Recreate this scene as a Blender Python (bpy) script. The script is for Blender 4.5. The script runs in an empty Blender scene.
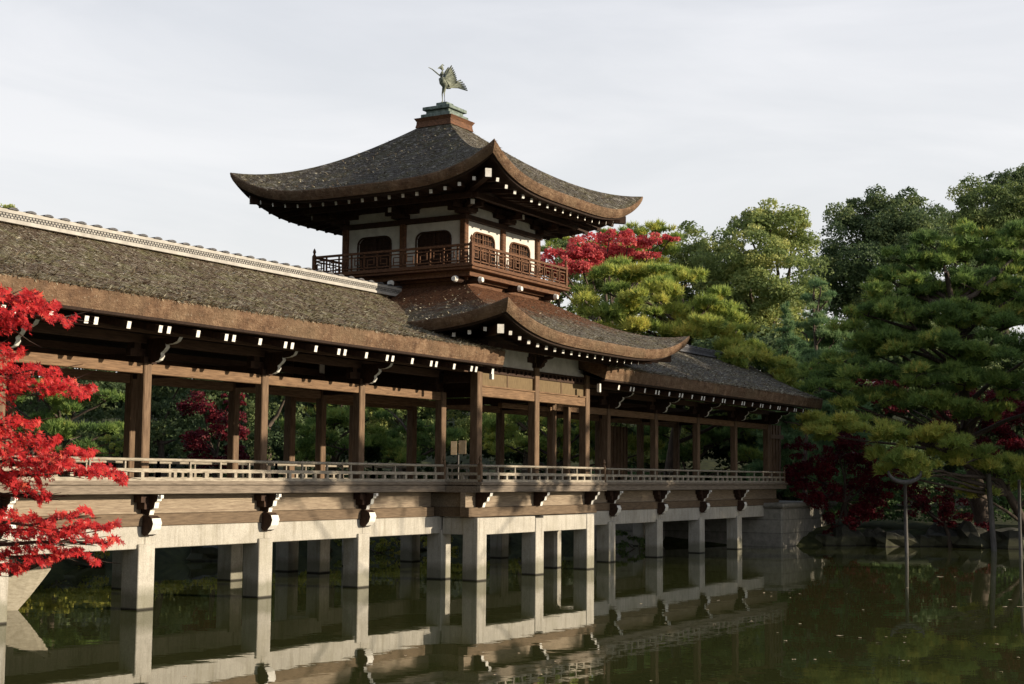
import bpy, math, random
import numpy as np
from mathutils import Vector, Matrix
random.seed(7)
R=math.radians
scene=bpy.context.scene
col=scene.collection
# ------------------------------------------------------------------ camera
RT=Vector((0.50749594,-0.86161641,0.00806459)); UP=Vector((-0.08354777,-0.03989037,0.99570504)); FW=Vector((0.8575941,0.50599004,0.09223033))
CAM=Vector((0,0,2.4)); FPX=1461.355
cd=bpy.data.cameras.new('camera'); cam=bpy.data.objects.new('camera',cd); col.objects.link(cam); scene.camera=cam
cd.sensor_width=36; cd.lens=FPX/1024*36; cd.clip_end=2000; cd.clip_start=.1
M3=Matrix((RT,UP,-FW)).transposed()
cam.matrix_world=Matrix.Translation(CAM)@M3.to_4x4()
# ------------------------------------------------------------------ sky, sun, exposure
SUN_EL,SUN_PHI=R(13.5),R(20)      # elevation; angle from -Y towards +X
S=Vector((math.cos(SUN_EL)*math.sin(SUN_PHI),-math.cos(SUN_EL)*math.cos(SUN_PHI),math.sin(SUN_EL)))
world=bpy.data.worlds.new("World"); scene.world=world; world.use_nodes=True
nt=world.node_tree; N=nt.nodes; L=nt.links; N.clear()
wo=N.new('ShaderNodeOutputWorld'); bg=N.new('ShaderNodeBackground'); bg.inputs[1].default_value=.0745
sky=N.new('ShaderNodeTexSky'); sky.sky_type='NISHITA'; sky.sun_disc=False; sky.sun_elevation=SUN_EL
sky.sun_rotation=math.atan2(S.x,S.y)
tc=N.new('ShaderNodeTexCoord'); mp=N.new('ShaderNodeMapping'); mp.inputs['Scale'].default_value=(1.2,1.2,5.5); mp.inputs['Rotation'].default_value=(.15,.1,.4)
nz=N.new('ShaderNodeTexNoise'); nz.inputs['Scale'].default_value=2.2; nz.inputs['Detail'].default_value=7; nz.inputs['Roughness'].default_value=.55; nz.inputs['Distortion'].default_value=.5
rp=N.new('ShaderNodeMapRange'); rp.inputs[1].default_value=.38; rp.inputs[2].default_value=.62; rp.inputs[3].default_value=.80; rp.inputs[4].default_value=.97
L.new(tc.outputs['Generated'],mp.inputs[0]); L.new(mp.outputs[0],nz.inputs['Vector']); L.new(nz.outputs[0],rp.inputs[0])
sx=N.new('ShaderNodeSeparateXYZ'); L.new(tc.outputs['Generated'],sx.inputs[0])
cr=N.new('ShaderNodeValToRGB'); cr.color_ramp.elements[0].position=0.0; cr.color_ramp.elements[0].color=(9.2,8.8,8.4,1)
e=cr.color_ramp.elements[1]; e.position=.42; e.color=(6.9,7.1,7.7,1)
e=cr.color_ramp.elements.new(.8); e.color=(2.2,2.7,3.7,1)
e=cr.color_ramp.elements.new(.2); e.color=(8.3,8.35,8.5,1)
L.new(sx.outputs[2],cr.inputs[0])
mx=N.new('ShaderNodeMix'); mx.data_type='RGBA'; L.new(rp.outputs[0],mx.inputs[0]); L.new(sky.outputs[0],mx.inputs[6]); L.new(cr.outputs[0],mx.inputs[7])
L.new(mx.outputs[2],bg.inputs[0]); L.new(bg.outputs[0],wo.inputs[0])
sl=bpy.data.lights.new('sun','SUN'); sl.energy=4.3; sl.angle=R(.5); sl.color=(1,.86,.66)
so=bpy.data.objects.new('sun',sl); col.objects.link(so); so.rotation_euler=(-S).to_track_quat('-Z','Y').to_euler()
scene.view_settings.view_transform='Standard'; scene.view_settings.look='None'; scene.view_settings.exposure=.6; scene.view_settings.gamma=1
scene.unit_settings.scale_length=1.25
# ------------------------------------------------------------------ placing helpers
def at(px,py,d):        # world point at distance d along the view axis
    return CAM+d*(FW+RT*((px-512)/FPX)-UP*((py-342)/FPX))
def ground_at(px,py,z=0.0):
    r=FW+RT*((px-512)/FPX)-UP*((py-342)/FPX); return CAM+r*((z-CAM.z)/r.z)
def onY(px,py,Y):
    r=FW+RT*((px-512)/FPX)-UP*((py-342)/FPX); return CAM+r*(Y/r.y)
# ------------------------------------------------------------------ materials
def newmat(n):
    m=bpy.data.materials.new(n); m.use_nodes=True; t=m.node_tree; b=t.nodes['Principled BSDF']; return m,t,b
def ramp(t,fac,stops):
    r=t.nodes.new('ShaderNodeValToRGB'); els=r.color_ramp.elements
    while len(els)<len(stops): els.new(.5)
    for e,(p,c) in zip(els,stops): e.position=p; e.color=(*c,1)
    t.links.new(fac,r.inputs[0]); return r.outputs[0]
def noise(t,scale,detail=4,rough=.55,vec=None,sc=(1,1,1),rot=(0,0,0),dist=0):
    n=t.nodes.new('ShaderNodeTexNoise'); n.inputs['Scale'].default_value=scale; n.inputs['Detail'].default_value=detail
    n.inputs['Roughness'].default_value=rough; n.inputs['Distortion'].default_value=dist
    tc=t.nodes.new('ShaderNodeTexCoord'); mp=t.nodes.new('ShaderNodeMapping'); mp.inputs['Scale'].default_value=sc; mp.inputs['Rotation'].default_value=rot
    t.links.new(tc.outputs['Object'],mp.inputs[0]); t.links.new(mp.outputs[0],n.inputs['Vector']); return n.outputs[0]
def mixc(t,f,a,b,mode='MIX'):
    m=t.nodes.new('ShaderNodeMix'); m.data_type='RGBA'; m.blend_type=mode
    for s,v in ((0,f),(6,a),(7,b)):
        if isinstance(v,(int,float)): m.inputs[s].default_value=v
        elif isinstance(v,tuple): m.inputs[s].default_value=(*v,1)
        else: t.links.new(v,m.inputs[s])
    return m.outputs[2]
def bump(t,b,h,strength=.3,dist=.02):
    n=t.nodes.new('ShaderNodeBump'); n.inputs['Strength'].default_value=strength; n.inputs['Distance'].default_value=dist
    t.links.new(h,n.inputs['Height']); t.links.new(n.outputs[0],b.inputs['Normal'])
def wood(name,dark,light,grain=(1,1,14),rough=.75,blotch=None):
    m,t,b=newmat(name)
    g=noise(t,3.0,6,.65,sc=grain); big=noise(t,1.3,5,.7,sc=grain)
    c=ramp(t,g,[(.3,dark),(.68,light)])
    if blotch: c=mixc(t,ramp(t,big,[(.4,(0,0,0)),(.75,(.6,.6,.6))]),c,blotch)
    t.links.new(c,b.inputs['Base Color']); b.inputs['Roughness'].default_value=rough; b.inputs['Specular IOR Level'].default_value=.25
    bump(t,b,g,.35,.01); return m
M={}
M['rail']=wood('weathered_rail_wood',(.20,.17,.13),(.44,.39,.31),(2,9,9))
M['deck']=wood('weathered_deck_wood',(.16,.12,.085),(.38,.31,.225),(1,10,16),blotch=(.15,.10,.065))
M['post']=wood('brown_post_wood',(.085,.05,.029),(.22,.145,.09),(9,9,1))
M['beam']=wood('brown_beam_wood',(.10,.058,.032),(.26,.16,.09),(1,9,12))
M['dark']=wood('dark_timber',(.022,.012,.008),(.07,.036,.022),(6,6,3),blotch=(.035,.02,.014))
M['orange']=wood('red_brown_timber',(.055,.026,.015),(.19,.090,.045),(2,6,10))
M['purlin']=wood('smoked_purlin_wood',(.05,.028,.018),(.12,.07,.045),(1,9,12))
M['sill']=wood('sill_beam_wood',(.075,.05,.032),(.19,.135,.085),(1,9,12))
M['fascia']=wood('grey_fascia_wood',(.10,.078,.058),(.27,.22,.17),(1,10,14))
M['board']=wood('tan_board_wood',(.11,.075,.038),(.21,.15,.08),(14,4,2))
M['boat']=wood('pale_boat_planks',(.27,.24,.18),(.43,.39,.31),(2,6,10))
def simple(name,c1,c2,scale=6,rough=.8,bs=.2,detail=5):
    m,t,b=newmat(name); n=noise(t,scale,detail,.6); t.links.new(ramp(t,n,[(.35,c1),(.65,c2)]),b.inputs['Base Color'])
    b.inputs['Roughness'].default_value=rough; b.inputs['Specular IOR Level'].default_value=.2; bump(t,b,n,bs,.01); return m
M['plaster']=simple('white_plaster',(.56,.54,.49),(.70,.68,.62),5,.9,.1)
M['white']=simple('white_end_paint',(.66,.63,.57),(.82,.80,.75),20,.6,.05)
M['copper']=simple('verdigris_copper',(.07,.095,.08),(.22,.27,.235),9,.6)
M['bird']=simple('weathered_bronze',(.09,.10,.075),(.27,.29,.22),14,.6)
M['ridge_plaster']=simple('ridge_plaster',(.36,.34,.31),(.48,.46,.42),5,.9,.1)
M['band']=simple('grey_scale_tile',(.25,.235,.21),(.42,.40,.36),14,.7)
M['tile']=simple('grey_tile',(.055,.055,.06),(.13,.13,.14),14,.6)
M['sign']=simple('pale_sign_board',(.5,.38,.24),(.62,.5,.34),9,.7)
M['bark']=wood('tree_bark',(.045,.035,.028),(.13,.10,.08),(7,7,1.5),.95)
M['pole']=wood('grey_prop_wood',(.06,.055,.05),(.15,.14,.13),(9,9,1.2),.95)
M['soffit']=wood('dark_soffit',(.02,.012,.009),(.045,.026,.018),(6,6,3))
# stone
def stone(name,c1,c2,stain=(.20,.18,.14),wl=True):
    m,t,b=newmat(name); n1=noise(t,2.2,6,.65); n2=noise(t,40,3,.6)
    c=ramp(t,n1,[(.3,c1),(.7,c2)]); c=mixc(t,.35,c,mixc(t,ramp(t,n2,[(.3,(0,0,0)),(.7,(1,1,1))]),tuple(v*.6 for v in c1),tuple(min(v*1.25,.7) for v in c2)),'MIX')
    st=noise(t,2.2,6,.75,sc=(4,4,.4)); c=mixc(t,ramp(t,st,[(.48,(0,0,0)),(.72,(.75,.75,.75))]),c,stain); pt=noise(t,.9,4,.7); c=mixc(t,ramp(t,pt,[(.5,(0,0,0)),(.7,(.45,.45,.45))]),c,(.27,.25,.19))
    if wl:
        g=t.nodes.new('ShaderNodeNewGeometry'); s=t.nodes.new('ShaderNodeSeparateXYZ'); t.links.new(g.outputs['Position'],s.inputs[0])
        al=t.nodes.new('ShaderNodeMath'); al.operation='MULTIPLY_ADD'; t.links.new(n1,al.inputs[0]); al.inputs[1].default_value=-.5; t.links.new(s.outputs[2],al.inputs[2]); c=mixc(t,ramp(t,al.outputs[0],[(0,(.6,.6,.6)),(.18,(0,0,0))]),c,(.10,.10,.055)); c=mixc(t,ramp(t,s.outputs[2],[(.018,(1,1,1)),(.045,(0,0,0))]),c,(.035,.032,.026))
    t.links.new(c,b.inputs['Base Color']); b.inputs['Roughness'].default_value=.85; b.inputs['Specular IOR Level'].default_value=.2; bump(t,b,n2,.25,.01); return m
M['stone']=stone('pale_granite',(.33,.31,.27),(.51,.48,.42),(.22,.195,.15))
M['rock']=stone('shore_rock',(.030,.030,.024),(.085,.082,.068),(.030,.038,.016))
def blocks(name):
    m,t,b=newmat(name); tc=t.nodes.new('ShaderNodeTexCoord'); mp=t.nodes.new('ShaderNodeMapping'); mp.inputs['Rotation'].default_value=(R(90),0,0)
    t.links.new(tc.outputs['Object'],mp.inputs[0]); br=t.nodes.new('ShaderNodeTexBrick'); t.links.new(mp.outputs[0],br.inputs[0])
    br.inputs['Scale'].default_value=1; br.inputs['Brick Width'].default_value=1.15; br.inputs['Row Height'].default_value=.48; br.inputs['Mortar Size'].default_value=.02
    br.inputs['Color1'].default_value=(.15,.14,.12,1); br.inputs['Color2'].default_value=(.24,.225,.19,1); br.inputs['Mortar'].default_value=(.07,.065,.055,1)
    n=noise(t,5,6,.7); c=mixc(t,.45,br.outputs[0],ramp(t,n,[(.3,(.12,.12,.09)),(.7,(.42,.39,.34))]))
    t.links.new(c,b.inputs['Base Color']); b.inputs['Roughness'].default_value=.9; bump(t,b,n,.5,.03); return m
M['blocks']=blocks('stone_blocks')
def thatch(name,base1,base2,fleck,fl=.62,moss=(.11,.13,.045),streak_rot=(0,0,0),fringe=None):
    m,t,b=newmat(name)
    n0=noise(t,.8,5,.7); n1=noise(t,7,6,.75); n2=noise(t,17,4,.8,sc=(1,.34,.34),rot=streak_rot); n3=noise(t,2.6,4,.6)
    c=ramp(t,n1,[(.32,base1),(.66,base2)])
    c=mixc(t,ramp(t,n3,[(.46,(0,0,0)),(.62,(.75,.75,.75))]),c,moss)
    c=mixc(t,ramp(t,n2,[(.30,(.65,.65,.65)),(.42,(0,0,0))]),c,tuple(x*.45 for x in base1)); c=mixc(t,ramp(t,n2,[(fl-.04,(0,0,0)),(fl+.07,(.9,.9,.9))]),c,fleck)
    c=mixc(t,ramp(t,n0,[(.35,(.35,.35,.35)),(.65,(0,0,0))]),c,tuple(x*.8 for x in base1))
    if fringe:      # pale lichen growing along the lower edge of the roof (height above the water)
        g=t.nodes.new('ShaderNodeNewGeometry'); sp=t.nodes.new('ShaderNodeSeparateXYZ'); t.links.new(g.outputs['Position'],sp.inputs[0])
        a_=t.nodes.new('ShaderNodeMath'); a_.operation='MULTIPLY_ADD'; t.links.new(n1,a_.inputs[0]); a_.inputs[1].default_value=.35; t.links.new(sp.outputs[2],a_.inputs[2])
        mr=t.nodes.new('ShaderNodeMapRange'); t.links.new(a_.outputs[0],mr.inputs[0]); mr.inputs[1].default_value=fringe+.22; mr.inputs[2].default_value=fringe+.12; mr.inputs[4].default_value=.75
        c=mixc(t,mr.outputs[0],c,(.36,.33,.23))
    t.links.new(c,b.inputs['Base Color']); b.inputs['Roughness'].default_value=.95; b.inputs['Specular IOR Level'].default_value=.1
    a=t.nodes.new('ShaderNodeMath'); a.operation='ADD'; t.links.new(n1,a.inputs[0]); t.links.new(n2,a.inputs[1]); bump(t,b,a.outputs[0],1.0,.07); return m
M['thatch']=thatch('bark_thatch',(.065,.044,.030),(.19,.14,.10),(.60,.55,.43),.57,(.20,.19,.09),fringe=5.36)
M['thatch_grey']=thatch('grey_bark_thatch',(.058,.048,.038),(.16,.14,.115),(.50,.47,.41),.575,(.14,.125,.07))
def eavemat():
    m,t,b=newmat('layered_eave_edge'); n1=noise(t,4.5,8,.7); n2=noise(t,14,5,.7,sc=(.35,.35,3.2)); n3=noise(t,1.0,3); n4=noise(t,22,4,.7)
    c=ramp(t,n1,[(.34,(.05,.028,.019)),(.5,(.15,.088,.053)),(.66,(.32,.215,.135))])
    c=mixc(t,.35,c,ramp(t,n2,[(.35,(.11,.065,.04)),(.65,(.30,.20,.13))]))
    c=mixc(t,ramp(t,n3,[(.45,(0,0,0)),(.65,(.6,.6,.6))]),c,(.17,.12,.075))
    c=mixc(t,ramp(t,n4,[(.6,(0,0,0)),(.72,(.7,.7,.7))]),c,(.42,.36,.27))
    t.links.new(c,b.inputs['Base Color']); b.inputs['Roughness'].default_value=.9; b.inputs['Specular IOR Level'].default_value=.1; bump(t,b,n4,.9,.05); return m
M['eave']=eavemat()
def skirtmat():
    m=M['thatch_grey'].copy(); m.name='skirt_roof_thatch'; t=m.node_tree; b=t.nodes['Principled BSDF']; old=b.inputs['Base Color'].links[0].from_socket
    g=t.nodes.new('ShaderNodeTexCoord'); sp=t.nodes.new('ShaderNodeSeparateXYZ'); t.links.new(g.outputs['Object'],sp.inputs[0])
    n=noise(t,2.2,5,.7); a=t.nodes.new('ShaderNodeMath'); a.operation='MULTIPLY_ADD'; t.links.new(n,a.inputs[0]); a.inputs[1].default_value=1.3; t.links.new(sp.outputs[2],a.inputs[2])
    mr=t.nodes.new('ShaderNodeMapRange'); t.links.new(a.outputs[0],mr.inputs[0]); mr.inputs[1].default_value=6.85; mr.inputs[2].default_value=7.25
    n6=noise(t,12,5,.7); t.links.new(mixc(t,mr.outputs[0],old,ramp(t,n6,[(.35,(.075,.034,.020)),(.66,(.20,.095,.050))])),b.inputs['Base Color']); return m
M['thatch_red']=skirtmat()
def leafmat(name,stops,trans=.42,rough=.6,var=.6,nscale=.5):
    m,t,b=newmat(name); at_=t.nodes.new('ShaderNodeAttribute'); at_.attribute_name='tint'
    n=noise(t,nscale,3,.6); a=t.nodes.new('ShaderNodeMath'); a.operation='MULTIPLY_ADD'; t.links.new(at_.outputs['Fac'],a.inputs[0]); a.inputs[1].default_value=var
    sc=t.nodes.new('ShaderNodeMath'); sc.operation='MULTIPLY'; t.links.new(n,sc.inputs[0]); sc.inputs[1].default_value=1-var+.0; t.links.new(sc.outputs[0],a.inputs[2])
    c=ramp(t,a.outputs[0],stops); t.links.new(c,b.inputs['Base Color']); b.inputs['Roughness'].default_value=rough; b.inputs['Specular IOR Level'].default_value=.25
    tr=t.nodes.new('ShaderNodeBsdfTranslucent'); t.links.new(c,tr.inputs[0]); ms=t.nodes.new('ShaderNodeMixShader'); ms.inputs[0].default_value=trans
    t.links.new(b.outputs[0],ms.inputs[1]); t.links.new(tr.outputs[0],ms.inputs[2]); t.links.new(ms.outputs[0],t.nodes['Material Output'].inputs[0]); return m
M['pine']=leafmat('pine_needles',[(.08,(0.073,0.132,0.050)),(.42,(0.175,0.275,0.074)),(.72,(0.328,0.418,0.099)),(.97,(0.738,0.505,0.123))])
M['pine_yellow']=leafmat('yellowing_pine_needles',[(.1,(0.153,0.241,0.062)),(.4,(0.328,0.418,0.099)),(.7,(0.553,0.550,0.123)),(.97,(0.800,0.614,0.149))])
M['pine_dark']=leafmat('dark_pine_needles',[(.1,(0.057,0.109,0.045)),(.5,(0.127,0.220,0.074)),(.9,(0.267,0.330,0.112))])
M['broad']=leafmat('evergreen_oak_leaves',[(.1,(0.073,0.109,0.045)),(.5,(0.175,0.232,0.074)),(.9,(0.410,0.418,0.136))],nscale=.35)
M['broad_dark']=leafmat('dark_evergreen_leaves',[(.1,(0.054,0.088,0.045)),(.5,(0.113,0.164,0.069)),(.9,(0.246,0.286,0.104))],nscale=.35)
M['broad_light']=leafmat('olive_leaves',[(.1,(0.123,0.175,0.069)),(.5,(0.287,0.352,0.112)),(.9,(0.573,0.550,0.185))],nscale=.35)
M['conifer']=leafmat('cypress_leaves',[(.1,(0.082,0.164,0.080)),(.5,(0.175,0.286,0.123)),(.9,(0.328,0.418,0.173))])
M['maple']=leafmat('scarlet_maple_leaves',[(.05,(.22,.010,.012)),(.35,(.48,.022,.026)),(.65,(.68,.045,.045)),(.97,(.80,.18,.10))],.45,.45,.9)
M['maple_far']=leafmat('red_maple_leaves',[(.1,(.45,.05,.06)),(.5,(.66,.11,.12)),(.9,(.78,.24,.20))],.4)
M['maple_dark']=leafmat('shade_darkened_crimson_leaves',[(.1,(.06,.006,.012)),(.5,(.14,.010,.018)),(.9,(.23,.02,.03))],.25)  # crimson darkened to put the shade behind the gallery into the colour
M['shrub']=leafmat('shrub_leaves',[(.1,(.11,.14,.03)),(.5,(.30,.31,.05)),(.9,(.55,.45,.09))])
M['grass']=simple('mossy_ground',(.022,.028,.012),(.06,.065,.026),3,.95,.4)
def watermat():
    m,t,b=newmat('pond_water'); b.inputs['Base Color'].default_value=(.045,.051,.016,1); b.inputs['Roughness'].default_value=.015; b.inputs['IOR'].default_value=1.5
    n=noise(t,1.6,3,.5); n2=noise(t,.35,2,.5); a=t.nodes.new('ShaderNodeMath'); a.operation='ADD'; t.links.new(n,a.inputs[0]); t.links.new(n2,a.inputs[1]); bump(t,b,a.outputs[0],.05,.03)
    return m
M['water']=watermat()
# ------------------------------------------------------------------ mesh builder
class MB:
    def __init__(s): s.v=[]; s.f=[]; s.m=[]
    def add(s,vs,fs,mi=0):
        o=len(s.v); s.v+= [tuple(v) for v in vs]
        for f in fs: s.f.append(tuple(o+i for i in f)); s.m.append(mi)
    def box(s,x0,x1,y0,y1,z0,z1,mi=0,bev=0):
        if bev and min(x1-x0,y1-y0,z1-z0)>2.2*bev:
            b=bev; vs=[]
            for (z,i) in ((z0,b),(z0+b,0),(z1-b,0),(z1,b)):
                for (x,y) in ((x0+b,y0),(x1-b,y0),(x1,y0+b),(x1,y1-b),(x1-b,y1),(x0+b,y1),(x0,y1-b),(x0,y0+b)):
                    vs.append((min(max(x,x0+i),x1-i),min(max(y,y0+i),y1-i),z))
            fs=[tuple(range(7,-1,-1)),tuple(range(24,32))]
            for k in range(3):
                for i in range(8): j=(i+1)%8; fs.append((k*8+i,k*8+j,k*8+8+j,k*8+8+i))
            s.add(vs,fs,mi); return
        s.add([(x0,y0,z0),(x1,y0,z0),(x1,y1,z0),(x0,y1,z0),(x0,y0,z1),(x1,y0,z1),(x1,y1,z1),(x0,y1,z1)],
              [(0,3,2,1),(4,5,6,7),(0,1,5,4),(1,2,6,5),(2,3,7,6),(3,0,4,7)],mi)
    def bar(s,a,b,w,h,mi=0,endmi=None):
        a=Vector(a);b=Vector(b);d=(b-a).normalized(); u=d.cross(Vector((0,0,1)))
        if u.length<1e-4: u=Vector((1,0,0))
        u.normalize(); n=u.cross(d)
        vs=[]
        for p in (a,b):
            for (i,j) in ((-1,-1),(1,-1),(1,1),(-1,1)): vs.append(p+u*(i*w/2)+n*(j*h/2))
        s.add(vs,[(0,1,5,4),(1,2,6,5),(2,3,7,6),(3,0,4,7),(4,5,6,7)],mi); s.add(vs[:4],[(3,2,1,0)],mi if endmi is None else endmi)
    def tube(s,pts,rad,seg=8,mi=0,cap=True):
        pts=[Vector(p) for p in pts]; n=len(pts); vs=[]
        for i,p in enumerate(pts):
            d=(pts[min(i+1,n-1)]-pts[max(i-1,0)]).normalized()
            u=d.cross(Vector((0,0,1)))
            if u.length<.05: u=d.cross(Vector((1,0,0)))
            u.normalize(); w=d.cross(u); r=rad[i] if isinstance(rad,(list,tuple)) else rad
            for k in range(seg): a=2*math.pi*k/seg; vs.append(p+u*math.cos(a)*r+w*math.sin(a)*r)
        fs=[]
        for i in range(n-1):
            for k in range(seg): k2=(k+1)%seg; fs.append((i*seg+k,i*seg+k2,(i+1)*seg+k2,(i+1)*seg+k))
        if cap: fs.append(tuple(range(seg))); fs.append(tuple(range(n*seg-1,(n-1)*seg-1,-1)))
        s.add(vs,fs,mi)
    def prismX(s,prof,x0,x1,mi=0,white=(),wm=1):     # profile (y,z) extruded along X; edges listed in white take material wm
        n=len(prof); vs=[(x0,y,z) for y,z in prof]+[(x1,y,z) for y,z in prof]
        s.add(vs,[tuple(range(n))],mi); s.add(vs,[tuple(range(2*n-1,n-1,-1))],mi)
        for i in range(n):
            j=(i+1)%n; s.add([vs[i],vs[j],vs[n+j],vs[n+i]],[(0,3,2,1)],wm if i in white else mi)
    def prismY(s,prof,y0,y1,mi=0,white=(),wm=1):
        k=MB(); k.prismX(prof,y0,y1,0,white,1)
        o=len(s.v); s.v+=[(v[1],v[0],v[2]) for v in k.v]
        for f,m_ in zip(k.f,k.m): s.f.append(tuple(o+i for i in reversed(f))); s.m.append(wm if m_==1 else mi)
    def build(s,name,mats,parent=None,smooth=False,loc=None):
        me=bpy.data.meshes.new(name); o=bpy.data.objects.new(name,me); col.objects.link(o)
        if parent is not None: base=wloc(parent); o.parent=parent
        elif loc is not None: base=Vector(loc); o.location=base
        else: base=Vector((0,0,0))
        me.from_pydata([(v[0]-base.x,v[1]-base.y,v[2]-base.z) for v in s.v],[],s.f)
        if not isinstance(mats,(list,tuple)): mats=[mats]
        for m in mats: me.materials.append(M[m])
        me.polygons.foreach_set('material_index',[min(i,len(mats)-1) for i in s.m])
        if smooth: me.polygons.foreach_set('use_smooth',[True]*len(s.f))
        me.update(); return o
def wloc(o):
    v=Vector((0,0,0))
    while o is not None: v=v+Vector(o.location); o=o.parent
    return v
def tag(o,label=None,cat=None,group=None,kind=None):
    for k,v in (('label',label),('category',cat),('group',group),('kind',kind)):
        if v: o[k]=v
    return o
def thing(name,loc,label,cat,group=None):
    o=bpy.data.objects.new(name,None); col.objects.link(o); o.location=loc; o.empty_display_size=.3; return tag(o,label,cat,group)
def arr_mesh(name,verts,faces_n,idx,mat,tint=None,parent=None,loc=(0,0,0)):
    """numpy mesh: faces_n = verts per face, idx flat index array"""
    me=bpy.data.meshes.new(name); nf=len(idx)//faces_n
    me.vertices.add(len(verts)); me.vertices.foreach_set('co',np.asarray(verts,dtype=np.float32).ravel())
    me.loops.add(len(idx)); me.loops.foreach_set('vertex_index',np.asarray(idx,dtype=np.int32))
    me.polygons.add(nf); me.polygons.foreach_set('loop_start',np.arange(0,len(idx),faces_n,dtype=np.int32)); me.polygons.foreach_set('loop_total',np.full(nf,faces_n,dtype=np.int32))
    me.materials.append(M[mat])
    if tint is not None:
        a=me.attributes.new('tint','FLOAT','FACE'); a.data.foreach_set('value',np.asarray(tint,dtype=np.float32))
    me.update(calc_edges=True)
    o=bpy.data.objects.new(name,me); col.objects.link(o); o.location=loc
    if parent is not None: o.parent=parent
    return o
# ------------------------------------------------------------------ terrain and water
POND=[(2,34),(12,33),(20,31),(27,28.9),(34,28.0),(42,27.0),(49.5,25.5),(50.3,19.2),(53.4,17.2),(55.6,14.0),(56.5,10.5),(55,7),(48,4),(38,1),(27,-3),(14,-4),(6,2.5),(3,8)]
PP=np.array(POND)
def pond_sd(x,y):
    d=np.full(x.shape,1e9); ins=np.zeros(x.shape,bool); n=len(PP)
    for i in range(n):
        a=PP[i]; b=PP[(i+1)%n]; e=b-a; t=np.clip(((x-a[0])*e[0]+(y-a[1])*e[1])/(e@e),0,1)
        d=np.minimum(d,np.hypot(x-a[0]-t*e[0],y-a[1]-t*e[1]))
        c=((a[1]>y)!=(b[1]>y))&(x<(b[0]-a[0])*(y-a[1])/(b[1]-a[1]+1e-12)+a[0]); ins^=c
    return np.where(ins,-d,d)
def ground_z(x,y):
    x=np.asarray(x,float); y=np.asarray(y,float); s=pond_sd(x,y)
    z=np.where(s<0,-.8*np.clip(-s/1.2,0,1)+.0,.55*np.clip(s/.8,0,1)+.5*np.clip((s-.8)/6,0,1))
    z=z+np.where(y>3,np.clip((0-x)/14,0,1)*11,0)*(s>0)  # left bank raised out of view to block low sky light
    z=z+np.where(s>1,.08*np.sin(x*.7)*np.cos(y*.6),0)+np.where(x+y>40,np.clip((s-24)/26,0,1)**1.3*7.5,0)+np.clip((s-50)/150,0,1)*6
    return z
g=np.concatenate([-np.geomspace(400,42,22),np.arange(-40,80,.7),np.geomspace(82,600,24)])
gx,gy=np.meshgrid(g,g-12,indexing='ij'); gz=ground_z(gx,gy); n=len(g)
V=np.stack([gx.ravel(),gy.ravel(),gz.ravel()],1); ii=np.arange(n*n).reshape(n,n)
q=np.stack([ii[:-1,:-1],ii[1:,:-1],ii[1:,1:],ii[:-1,1:]],-1).reshape(-1)
o=arr_mesh('ground',V,4,q,'grass'); o.data.polygons.foreach_set('use_smooth',[True]*len(o.data.polygons)); tag(o,kind='structure')
b=MB(); b.add([(-2,-10,0),(62,-10,0),(62,38,0),(-2,38,0)],[(0,1,2,3)]); tag(b.build('pond_water','water'),kind='structure')
# ------------------------------------------------------------------ the covered bridge
T0,BAY,TW,PW=29.0,3.266,5.48,.41
Yf,Yb,Yt=18.99,22.57,17.995
Xc,Yc=T0+(TW+PW)/2,(Yf+Yb+PW)/2
Ytb=2*Yc-Yt-PW
XL0=T0-7*BAY; XR1=53.9
bridge=thing('covered_bridge',(Xc,Yc,0),'long roofed timber bridge on pale stone piers with a two storey pavilion in its middle','bridge')
def pier(x,y,top,lab=None):
    k=MB(); k.box(x,x+PW,y,y+PW,-.7,top,0,.012); k.build('stone_pier','stone',bridge)
leftX=[T0-BAY*k for k in range(1,8)]; rightX=[T0+TW+BAY*k for k in range(1,5)]
for x in leftX+rightX:
    pier(x,Yf,1.16); pier(x,Yb,1.16)
for x in (T0,T0+TW):
    pier(x,Yf,1.16); pier(x,Yb,1.16)
for x in (T0,T0+TW/2,T0+TW):
    top=1.455 if x!=T0+TW/2 else 1.40
    pier(x,Yt,top); pier(x,Ytb,top)
def sbeam(x0,x1,y0,y1,z0=1.075,z1=1.47):
    k=MB(); k.box(x0,x1,y0,y1,z0,z1,0,.01); k.build('stone_beam','stone',bridge)
for x0 in leftX[::-1]:
    sbeam(x0+.20,x0+BAY+.20-.006,Yf+.05,Yf+.36); sbeam(x0+.20,x0+BAY+.194,Yb+.05,Yb+.36)
for x0 in [T0+TW]+rightX[:3]:
    sbeam(x0+.20,x0+BAY+.20-.006,Yf+.05,Yf+.36); sbeam(x0+.20,x0+BAY+.194,Yb+.05,Yb+.36)
sbeam(rightX[3]+.2,50.2,Yf+.05,Yf+.36); sbeam(rightX[3]+.2,50.2,Yb+.05,Yb+.36)
for y0 in (Yt,Ytb):
    sbeam(T0+PW+.003,T0+TW/2-.003,y0+.02,y0+.36,1.06,1.45); sbeam(T0+TW/2+PW+.003,T0+TW-.003,y0+.02,y0+.36,1.06,1.45)
for x0 in (T0,T0+TW):
    sbeam(x0+.03,x0+.38,Yt+PW+.003,Yf-.003,1.06,1.45); sbeam(x0+.03,x0+.38,Yb+PW+.003,Ytb-.003,1.06,1.45)
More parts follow.
